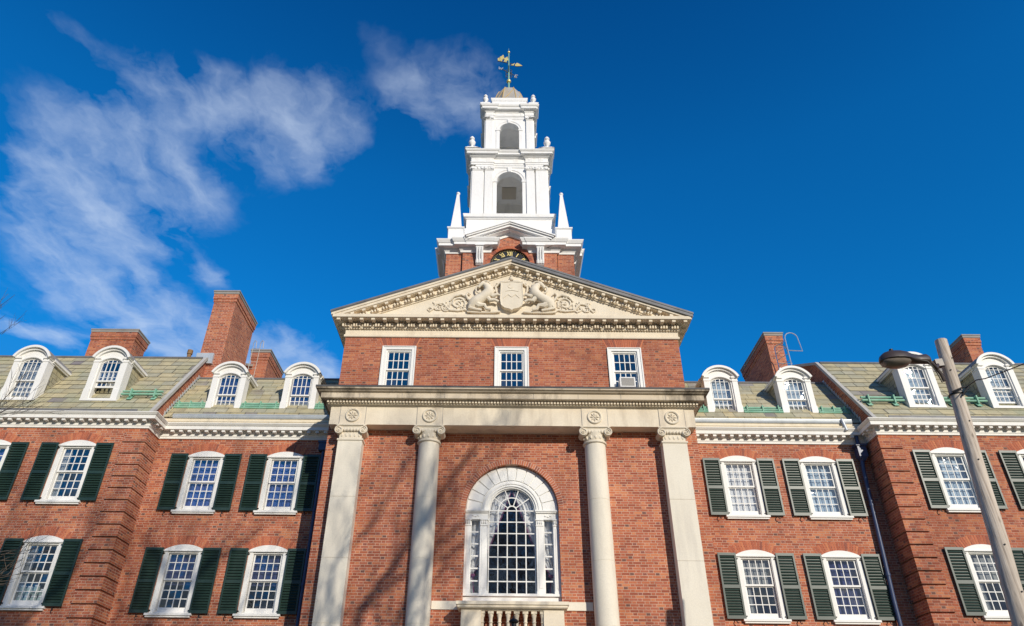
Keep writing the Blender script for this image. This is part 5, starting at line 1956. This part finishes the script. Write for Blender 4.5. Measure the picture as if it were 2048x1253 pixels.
for i in range(8):
    th = R(22.5 + 45 * i)
    d.tube([(r * k2 * math.cos(th), YC + r * k2 * math.sin(th), z + 0.004) for r, z in dp[:-1]], 0.028, 6)
    th2 = th + R(45)
    # crossed ochre battens between the ribs
    ps = []
    for (r, z), f_ in zip(dp[:6], (0, 0.2, 0.4, 0.65, 0.9, 1.0)):
        a = th + (th2 - th) * f_
        rr = r * k2 * math.cos(R(22.5)) / math.cos((a - th) - R(22.5))
        ps.append((rr * math.cos(a) * 1.005, YC + rr * math.sin(a) * 1.005, z))
    d.tube(ps, 0.022, 6)
o = d.build('dome_ribs', 'ochre_seam', dm)
o.location = (0, 0, 0)

# urns and obelisks
URN = [(0.11, 0.0), (0.11, 0.05), (0.06, 0.07), (0.045, 0.12), (0.05, 0.15), (0.12, 0.22), (0.135, 0.29), (0.10, 0.34), (0.045, 0.36), (0.05, 0.38), (0.10, 0.42), (0.095, 0.46), (0.05, 0.52), (0.0, 0.57)]
for (w_, z, k) in ((1.76, 24.17, 1.5), (1.20, 27.92, 1.3)):
    for sx in (-1, 1):
        for sy in (-1, 1):
            u = MB(smooth=True)
            u.box(-0.19 * k, 0.19 * k, -0.19 * k, 0.19 * k, 0, 0.06 * k)
            u.box(-0.14 * k, 0.14 * k, -0.14 * k, 0.14 * k, 0.06 * k, 0.13 * k)
            u.lathe([(r * k * 0.82, h * k * 1.05 + 0.13 * k) for r, h in URN], (0, 0, 0), 16)
            u.build('urn', 'tower_white', tow, (sx * w_, YC + sy * w_, z))
for sx in (-1, 1):
    for sy in (-1, 1):
        u = MB()
        u.box(-0.31, 0.31, -0.31, 0.31, 0, 0.86)
        u.sweep([(-0.1, 0.82), (0.0, 0.83), (0.05, 0.88), (0.05, 0.93), (-0.1, 0.97)], [(-0.31, -0.31), (0.31, -0.31), (0.31, 0.31), (-0.31, 0.31)], True)
        u.lathe([(0.235 * 1.414, 0.96), (0.052 * 1.414, 3.0)], (0, 0, 0), 4, ang=R(45))
        u.box(-0.27, 0.27, -0.27, 0.27, 0.93, 1.0)
        ob = u.build('obelisk', 'tower_white', tow, (sx * 2.24, YC + sy * 2.24, 18.1))
        bl = MB(smooth=True)
        bl.blob((0, 0, 3.06), (0.085, 0.085, 0.085), 14, 10)
        bl.build('obelisk_ball', 'tower_white', ob)

# ================================================================== WEATHER VANE
vx, vy = -0.02, YC
van = thing('weather_vane', 'gilded weather vane with two standing figures and an arrow on the tower dome', 'weather vane', (vx, vy, 30.45))
p = MB(smooth=True)
p.tube([(vx, vy, 30.4), (vx, vy, 31.1), (vx, vy, 32.2), (vx, vy, 33.75)], [0.065, 0.055, 0.042, 0.03], 10)
p.tube([(vx, vy, 33.8), (vx, vy, 34.15)], [0.02, 0.006], 8)
p.build('pole', 'verdigris', van)
p = MB(smooth=True)
p.blob((vx, vy, 31.33), (0.13, 0.13, 0.13), 14, 10)
p.blob((vx, vy, 33.80), (0.075, 0.075, 0.075), 12, 8)
p.build('ball', 'gold', van)
A0, A1 = at(995, 122.5, YC), at(1040, 131.5, YC)
p = MB(smooth=True)
p.tube([A0, A1], 0.022, 8)
for k in range(3):
    z = 31.75 + 0.22 * k
    for s in (-1, 1):
        p.tube([(vx + s * (0.05 + 0.12 * math.sin(R(a))), vy, z + 0.11 * math.cos(R(a))) for a in range(0, 181, 30)], 0.018, 6)
L0, L1 = at(1001, 137.5, YC), at(1032, 153, YC)
p.tube([L0, L1], 0.02, 8)
p.tube([(vx, vy - 0.45, 32.1), (vx, vy + 0.45, 32.1)], 0.02, 8)
p.build('arm', 'vane_iron', van)
dv = (A1 - A0).normalized()
nv = Vector((-dv.z, 0, dv.x))


def vane_plate(mb, org, pts, th=0.02):
    vs = []
    for y in (-th, th):
        for a, b_ in pts:
            q = org + dv * a + nv * b_
            vs.append((q.x, q.y + y, q.z))
    n = len(pts)
    fs = [list(range(n)), list(range(2 * n - 1, n - 1, -1))] + [(i, i + n, (i + 1) % n + n, (i + 1) % n) for i in range(n)]
    mb.add(vs, fs)


p = MB()
vane_plate(p, A1, [(-0.28, -0.02), (-0.22, 0.14), (-0.12, 0.12), (0.14, 0.0), (-0.12, -0.12), (-0.24, -0.13)])
vane_plate(p, A1, [(-0.50, -0.13), (-0.40, -0.02), (-0.32, 0.1), (-0.34, -0.12)])
p.build('arrow', 'gold', van, fix=True)
for k, (off, hgt) in enumerate(((0.16, 0.56), (0.42, 0.47))):
    p = MB()
    h = hgt
    pts = [(-0.07, 0.0), (-0.02, 0.0), (0.0, h * 0.32), (0.02, 0.0), (0.08, 0.0), (0.07, h * 0.4), (0.13, h * 0.35), (0.15, h * 0.42), (0.09, h * 0.74), (0.03, h * 0.80),
           (0.05, h * 0.9), (0.0, h), (-0.05, h * 0.9), (-0.03, h * 0.80), (-0.09, h * 0.74), (-0.16, h * 0.45), (-0.13, h * 0.38), (-0.07, h * 0.45)]
    vane_plate(p, A0, [(off + a, 0.02 + b_) for a, b_ in pts])
    if k == 0:
        vane_plate(p, A0, [(0.02, 0.02), (0.08, 0.02), (0.06, 0.30), (0.0, 0.28), (-0.05, 0.18)])
    p.build('vane_figure', 'gold', van, fix=True)
for L, txt in ((L0, 'W'), (L1, 'E')):
    p = MB()
    gly = {'W': [((-0.11, 0.1), (-0.06, -0.1)), ((-0.06, -0.1), (0, 0.06)), ((0, 0.06), (0.06, -0.1)), ((0.06, -0.1), (0.11, 0.1))],
           'E': [((-0.06, -0.1), (-0.06, 0.1)), ((-0.06, 0.1), (0.08, 0.1)), ((-0.06, 0), (0.05, 0)), ((-0.06, -0.1), (0.08, -0.1))]}[txt]
    for a, b_ in gly:
        p.tube([L + dv * a[0] + nv * a[1], L + dv * b_[0] + nv * b_[1]], 0.028, 6)
    p.build('letter', 'steel', van)

# ================================================================== SMALL THINGS
ac = thing('air_conditioner', 'white air conditioner box standing in the right attic window', 'air conditioner', (3.42, 19.1, 9.62))
b = MB()
b.box(3.22, 3.68, 18.95, 19.3, 9.66, 9.98)
b.build('casing', 'ac_white', ac)
b = MB()
for k in range(7):
    b.box(3.26, 3.64, 18.94, 18.955, 9.70 + k * 0.037, 9.72 + k * 0.037)
b.build('grille', 'coping', ac)
# jars on the sill of the lower left window
jl = ['pale green jar lowest left behind the pane of the lower left pavilion window', 'pale green jar second from left in the bottom row of that lower left window',
      'pale green jar third from left in the bottom row of that lower left window', 'pale green jar lowest right behind the pane of the lower left pavilion window',
      'pale green lidded jar on top of the leftmost stack in the lower left window', 'pale green lidded jar topping the second stack in the lower left window',
      'pale green lidded jar topping the third stack in the lower left window', 'short pale green jar topping the rightmost stack in the lower left window']
for k in range(8):
    i, lv = k % 4, k // 4
    x = -12.52 - 0.27 + i * 0.18
    z = LZ + 0.06 + lv * 0.25
    hh = 0.24 if lv == 0 else (0.24, 0.22, 0.25, 0.15)[i]
    j = thing('jar', jl[k], 'jar', (x, PY + 0.22, z), 'jars stacked behind the lower left window')
    MB(smooth=True).lathe([(0.07, 0), (0.075, 0.02), (0.075, hh - 0.06), (0.055, hh - 0.04)], (x, PY + 0.22, z), 14).build('jar_body', 'pale_jar', j)
    MB(smooth=True).lathe([(0.065, hh - 0.04), (0.065, hh), (0, hh + 0.002)], (x, PY + 0.22, z), 14).build('jar_lid', 'white_blind', j)

# utility pole
pt = at(1881, 682, 11.5)
pb = at(2021.5, 1164, 11.5)
dirp = (pb - pt).normalized()
base = pt + dirp * ((pt.z - G0 + 0.2) / -dirp.z)
pole = thing('utility_pole', 'weathered grey wooden utility pole leaning in front of the right wing', 'utility pole', base)
p = MB(smooth=True)
N = 12
pts = [base + (pt - base) * (i / N) for i in range(N + 1)]
random.seed(3)
pts = [q + Vector((random.uniform(-0.008, 0.008), 0, 0)) for q in pts]
p.tube(pts, [0.165 - 0.062 * i / N for i in range(N + 1)], 20)
p.build('shaft', 'pole_wood', pole)
for z, a in ((6.45, -60), (6.2, -110), (5.2, -80), (4.5, -100), (3.1, -95), (2.4, -75)):
    k = (z - base.z) / (pt.z - base.z)
    c = base + (pt - base) * k
    r = 0.165 - 0.062 * k
    q = c + Vector((math.cos(R(a)) * r, math.sin(R(a)) * r, 0))
    MB(smooth=True).lathe([(0.013, 0.0), (0.013, 0.012), (0.0, 0.016)], q, 8, 'y').build('bolt', 'black_iron', pole)
at_w = at(1912, 782, 11.4)
p = MB(smooth=True)
k = (at_w.z - base.z) / (pt.z - base.z)
cc = base + (pt - base) * k
p.lathe([(0.125, 0.0), (0.130, 0.006), (0.130, 0.022), (0.125, 0.028)], cc - Vector((0, 0, 0.05)), 20)
p.tube([cc + Vector((-0.12, -0.1, -0.02)), cc + Vector((0.06, -0.17, 0.04)), cc + Vector((0.16, -0.14, 0.06))], 0.016, 8)
p.tube([cc + Vector((0.0, -0.14, -0.12)), cc + Vector((0.08, -0.17, -0.02)), cc + Vector((0.16, -0.14, 0.06))], 0.016, 8)
p.build('wire_clamp', 'black_iron', pole)
for dz_, dx in ((0.0, 0.0), ):
    w0 = cc + Vector((0.14, -0.16, 0.06))
    w1 = at(2048, 728, 9.6)
    w2 = w1 + (w1 - w0) * 6 + Vector((0, 0, 2.0))
    cab = MB(smooth=True)
    cab.tube([w0, w0 + (w1 - w0) * 0.2 + Vector((0, 0, 0.045)), w0 + (w1 - w0) * 0.35 + Vector((0, 0, 0.01)), w0 + (w1 - w0) * 0.7 + Vector((0, 0, 0.0)), w1, w0 + (w1 - w0) * 3, w0 + (w1 - w0) * 8], 0.009, 8)
    tag(cab.build('overhead_cable', 'black_iron'), 'black overhead cable clamped to the wooden pole and running off to the right', 'cable')

# street light on the pole
hd_c = at(1800, 716, 11.25)
lamp = thing('street_light', 'dark brown cobra head street light reaching left from the wooden pole', 'street light', at(1868, 728, 11.35))


def loft(mb, stations, n=20):
    """stations: (x, y, z, half width y, up, down)"""
    vs, fs = [], []
    for (x, y, z, ry, up, dn) in stations:
        for i in range(n):
            th = 2 * math.pi * i / n
            c, s_ = math.cos(th), math.sin(th)
            vs.append((x, y + ry * c, z + (up * s_ if s_ > 0 else dn * s_)))
    for i in range(len(stations) - 1):
        for k in range(n):
            k2 = (k + 1) % n
            fs.append((i * n + k, (i + 1) * n + k, (i + 1) * n + k2, i * n + k2))
    fs.append(list(range(n)))
    fs.append([(len(stations) - 1) * n + k for k in range(n)][::-1])
    mb.add(vs, fs)


lx0 = at(1759, 722, 11.25)
lz = lx0.z - 0.01
X0 = lx0.x
YL = 11.25
sh_ = MB(smooth=True)
loft(sh_, [(X0, YL, lz, 0.02, 0.02, 0.015), (X0 + 0.03, YL, lz, 0.09, 0.10, 0.02), (X0 + 0.10, YL, lz, 0.15, 0.16, 0.02), (X0 + 0.22, YL, lz, 0.19, 0.205, 0.02), (X0 + 0.36, YL, lz, 0.195, 0.205, 0.02),
           (X0 + 0.48, YL, lz, 0.17, 0.19, 0.02), (X0 + 0.57, YL, lz + 0.01, 0.11, 0.155, 0.03), (X0 + 0.64, YL, lz + 0.02, 0.085, 0.115, 0.06), (X0 + 0.72, YL, lz + 0.02, 0.075, 0.11, 0.06), (X0 + 0.86, YL, lz + 0.02, 0.075, 0.13, 0.06), (X0 + 0.90, YL, lz + 0.02, 0.06, 0.10, 0.05)])
sh_.build('lamp_hood', 'lamp_brown', lamp)
sh_ = MB(smooth=True)
loft(sh_, [(X0 + 0.035, YL, lz - 0.02, 0.08, 0.01, 0.02), (X0 + 0.08, YL, lz - 0.02, 0.13, 0.01, 0.075), (X0 + 0.22, YL, lz - 0.02, 0.165, 0.01, 0.10), (X0 + 0.36, YL, lz - 0.02, 0.17, 0.01, 0.10), (X0 + 0.47, YL, lz - 0.02, 0.14, 0.01, 0.07), (X0 + 0.52, YL, lz - 0.02, 0.09, 0.01, 0.03)])
sh_.build('lamp_lens', 'lens_glass', lamp)
sh_ = MB(smooth=True)
sh_.lathe([(0.035, 0.0), (0.035, 0.045), (0.0, 0.05)], (X0 + 0.27, YL, lz + 0.20), 12)
sh_.build('photocell', 'black_iron', lamp)
sh_ = MB(smooth=True)
pj = at(1876, 728, 11.42)
sh_.tube([(X0 + 0.80, YL, lz + 0.03), (X0 + 0.92, YL, lz - 0.03), (X0 + 1.0, YL + 0.05, lz - 0.11), pj], [0.05, 0.04, 0.035, 0.035], 10)
sh_.tube([pj + Vector((-0.1, 0, -0.01)), pj + Vector((0.0, 0.02, -0.2)), pj + Vector((0.02, 0.03, -0.34))], [0.035, 0.03, 0.03], 8)
sh_.obox(pj + Vector((0.0, 0, 0.0)), (0.07, 0, 0.01), (0, 0.06, 0), (0, 0, 0.07))
sh_.build('bracket', 'lamp_brown', lamp)
sh_ = MB(smooth=True)
sh_.tube([(X0 + 0.66, YL - 0.1, lz - 0.02), (X0 + 0.78, YL - 0.12, lz - 0.06), (X0 + 0.85, YL - 0.1, lz - 0.16), (X0 + 0.9, YL - 0.08, lz - 0.3), (X0 + 0.98, YL, lz - 0.42)], 0.009, 6)
sh_.build('lamp_wire', 'black_iron', lamp)

# lantern post standing before the balcony
fc = at(1027.5, 1243, 12.0)
lp = thing('lamp_post', 'black iron lantern finial rising in front of the stone balcony balusters', 'lamp post', (fc.x, 12.0, G0))
p = MB(smooth=True)
p.lathe([(0.0, 0.09), (0.012, 0.07), (0.014, 0.045), (0.03, 0.035), (0.065, 0.02), (0.078, 0.0), (0.07, -0.02), (0.04, -0.035), (0.04, -0.14), (0.05, -0.16), (0.16, -0.20), (0.20, -0.24)], fc, 20)
p.build('finial', 'black_iron', lp)
p = MB()
p.lathe([(0.19, -0.70), (0.19, -0.245), (0.0, -0.24)], fc, 6)
p.build('lantern', 'lens_glass', lp)
p = MB(smooth=True)
p.lathe([(0.14, G0 - fc.z), (0.14, G0 - fc.z + 0.5), (0.06, G0 - fc.z + 0.7), (0.05, -0.85), (0.12, -0.72), (0.2, -0.70)], fc, 14)
p.build('post', 'black_iron', lp)

# ================================================================== TREES


def grow(mb, mtw, p, d, L, r, lv, rnd, up=0.18, spread=0.55, tips=None):
    """bare branch with side branches"""
    n = 4 if lv > 1 else 3
    pts, rad = [p.copy()], [r]
    q, dd = p.copy(), d.normalized()
    for i in range(n):
        dd = (dd + Vector((rnd.uniform(-1, 1), rnd.uniform(-1, 1), rnd.uniform(-0.6, 1))) * 0.16 + Vector((0, 0, up * 0.25))).normalized()
        q = q + dd * (L / n)
        pts.append(q.copy())
        rad.append(r * (1 - 0.5 * (i + 1) / n))
    (mb if lv > 2 else mtw).tube(pts, rad, 7 if lv > 2 else 4, caps=False)
    if lv <= 0:
        return
    kids = 3 if lv > 1 else 3
    for k in range(kids):
        f_ = 0.40 + 0.6 * (k + rnd.uniform(0, 0.9)) / kids
        idx = min(n - 1, int(f_ * n))
        fr = f_ * n - idx
        b0 = pts[idx].lerp(pts[idx + 1], min(1, fr))
        ax = Vector((rnd.uniform(-1, 1), rnd.uniform(-1, 1), rnd.uniform(-0.3, 0.9))).normalized()
        nd = (dd * (1 - spread) + ax * spread + Vector((0, 0, up))).normalized()
        grow(mb, mtw, b0, nd, L * rnd.uniform(0.58, 0.78), max(0.0035, rad[idx] * 0.62), lv - 1, rnd, up, spread)
    grow(mb, mtw, pts[-1], dd, L * 0.72, max(0.0035, rad[-1] * 0.9), lv - 1, rnd, up, spread)


def tree(x, y, h, r, seed, label, levels=5, limbs=()):
    rnd = random.Random(seed)
    tr = thing('bare_tree', label, 'tree', (x, y, G0), None)
    mb, tw = MB(smooth=True), MB()
    p0 = Vector((x, y, G0))
    hh = h * 0.30
    mb.tube([p0, p0 + Vector((0.05, 0, hh * 0.5)), p0 + Vector((0.0, 0.05, hh))], [r * 1.25, r, r * 0.9], 12)
    top = p0 + Vector((0, 0.05, hh))
    for k in range(4):
        a = R(90 * k + rnd.uniform(-20, 20))
        d = Vector((math.cos(a) * 0.55, math.sin(a) * 0.55, 1.0))
        grow(mb, tw, top + Vector((0, 0, rnd.uniform(-0.6, 0.1))), d, h * 0.27, r * 0.55, levels - 1, rnd)
    # heavier limbs, given by where their shadows fall on the facade
    for p_, q_, r_, rad in limbs:
        k = (19.0 - y) / -SUN.y
        A, B_, C_ = [Vector((a[0] + SUN.x * k, y + 0.2 * rnd.uniform(-1, 1), a[1] + SUN.z * k)) for a in (p_, q_, r_)]
        st = Vector((x, y, min(A.z - 1.0, top.z + 2)))
        mb.tube([st, A, A.lerp(B_, 0.5), B_, B_.lerp(C_, 0.5), C_], [rad * 1.3, rad * 1.1, rad, rad * 0.9, rad * 0.75, rad * 0.5], 8)
        for k in range(5):
            b0 = (A.lerp(B_, k / 2.5) if k < 2.5 else B_.lerp(C_, (k - 2.5) / 2.5))
            grow(mb, tw, b0, (C_ - A).normalized() + Vector((rnd.uniform(-.8, .8), rnd.uniform(-.5, .5), rnd.uniform(-.2, .6))), 1.5, rad * 0.4, 3, rnd, 0.15, 0.5)
    mb.build('trunk', 'bark', tr)
    tw.build('crown', 'twig', tr)
    return tr


T1 = tree(7.2, -1.6, 20.0, 0.27, 5, 'tall bare street tree behind the viewer whose limbs throw streaks on the columns', limbs=[
    ((-3.75, 3.3), (-2.6, 5.3), (-1.0, 7.9), 0.085), ((-3.0, 3.0), (-2.0, 5.0), (-0.6, 6.3), 0.07), ((-4.7, 4.2), (-3.6, 5.6), (-2.9, 7.6), 0.045), ((-4.2, 3.2), (-3.0, 4.0), (-1.3, 5.0), 0.05)], levels=4)
tree(2.2, -1.8, 19.5, 0.24, 9, 'bare street tree behind the viewer that throws shadows on the left wing', limbs=[
    ((-9.0, 2.6), (-8.6, 5.0), (-9.8, 6.1), 0.07), ((-8.8, 4.0), (-7.6, 5.4), (-6.6, 6.0), 0.05)])
tree(-1.8, -2.2, 19.0, 0.22, 21, 'bare street tree farthest left behind the viewer, shading the left pavilion', limbs=[
    ((-12.6, 2.6), (-12.9, 4.6), (-14.0, 5.9), 0.07), ((-12.4, 3.0), (-11.2, 4.6), (-10.9, 5.4), 0.06)])

# bare tree just outside the frame at the left, twigs reaching in
lt = thing('bare_tree', 'bare twiggy tree reaching in from the left edge before the left pavilion', 'tree', (-10.4, 11.0, G0))
mb, tw = MB(smooth=True), MB()
rnd = random.Random(4)
base_t = Vector((-10.4, 11.0, G0))
mb.tube([base_t, base_t + Vector((0.05, 0, 3)), base_t + Vector((-0.3, 0.1, 5.5)), base_t + Vector((-0.9, 0.2, 7.2))], [0.17, 0.14, 0.08, 0.03], 10)
for (u0, v0, u1, v1, D, zr) in ((-90, 700, 30, 590, 11, 4.2), (-80, 740, 20, 655, 11, 4.0), (-60, 860, 70, 800, 11.2, 2.6), (-70, 850, 60, 822, 11.2, 2.4), (-40, 850, 30, 775, 11.2, 2.4),
                                 (-70, 1130, 42, 1098, 10.6, 0.8), (-60, 1170, 16, 1150, 10.6, 0.6)):
    a, b_ = at(u0, v0, D), at(u1, v1, D)
    st_ = base_t + Vector((0, 0.05, a.z - G0 - 0.7))
    mid = a.lerp(b_, 0.5) + Vector((0, rnd.uniform(-0.1, 0.1), 0.06))
    mb.tube([st_, a, mid, b_], [0.02, 0.011, 0.007, 0.003], 6)
    for k in range(6):
        s0 = a.lerp(b_, rnd.uniform(0.1, 0.95))
        dd = (b_ - a).normalized() + Vector((rnd.uniform(-0.6, 0.6), rnd.uniform(-0.4, 0.4), rnd.uniform(-0.5, 0.8)))
        grow(mb, tw, s0, dd, rnd.uniform(0.25, 0.45), 0.004, 1, rnd, 0.1, 0.5)
mb.build('trunk', 'bark', lt)
tw.build('crown', 'twig', lt)

for o in bpy.data.objects:
    if 'world' in o.keys():
        del o['world']
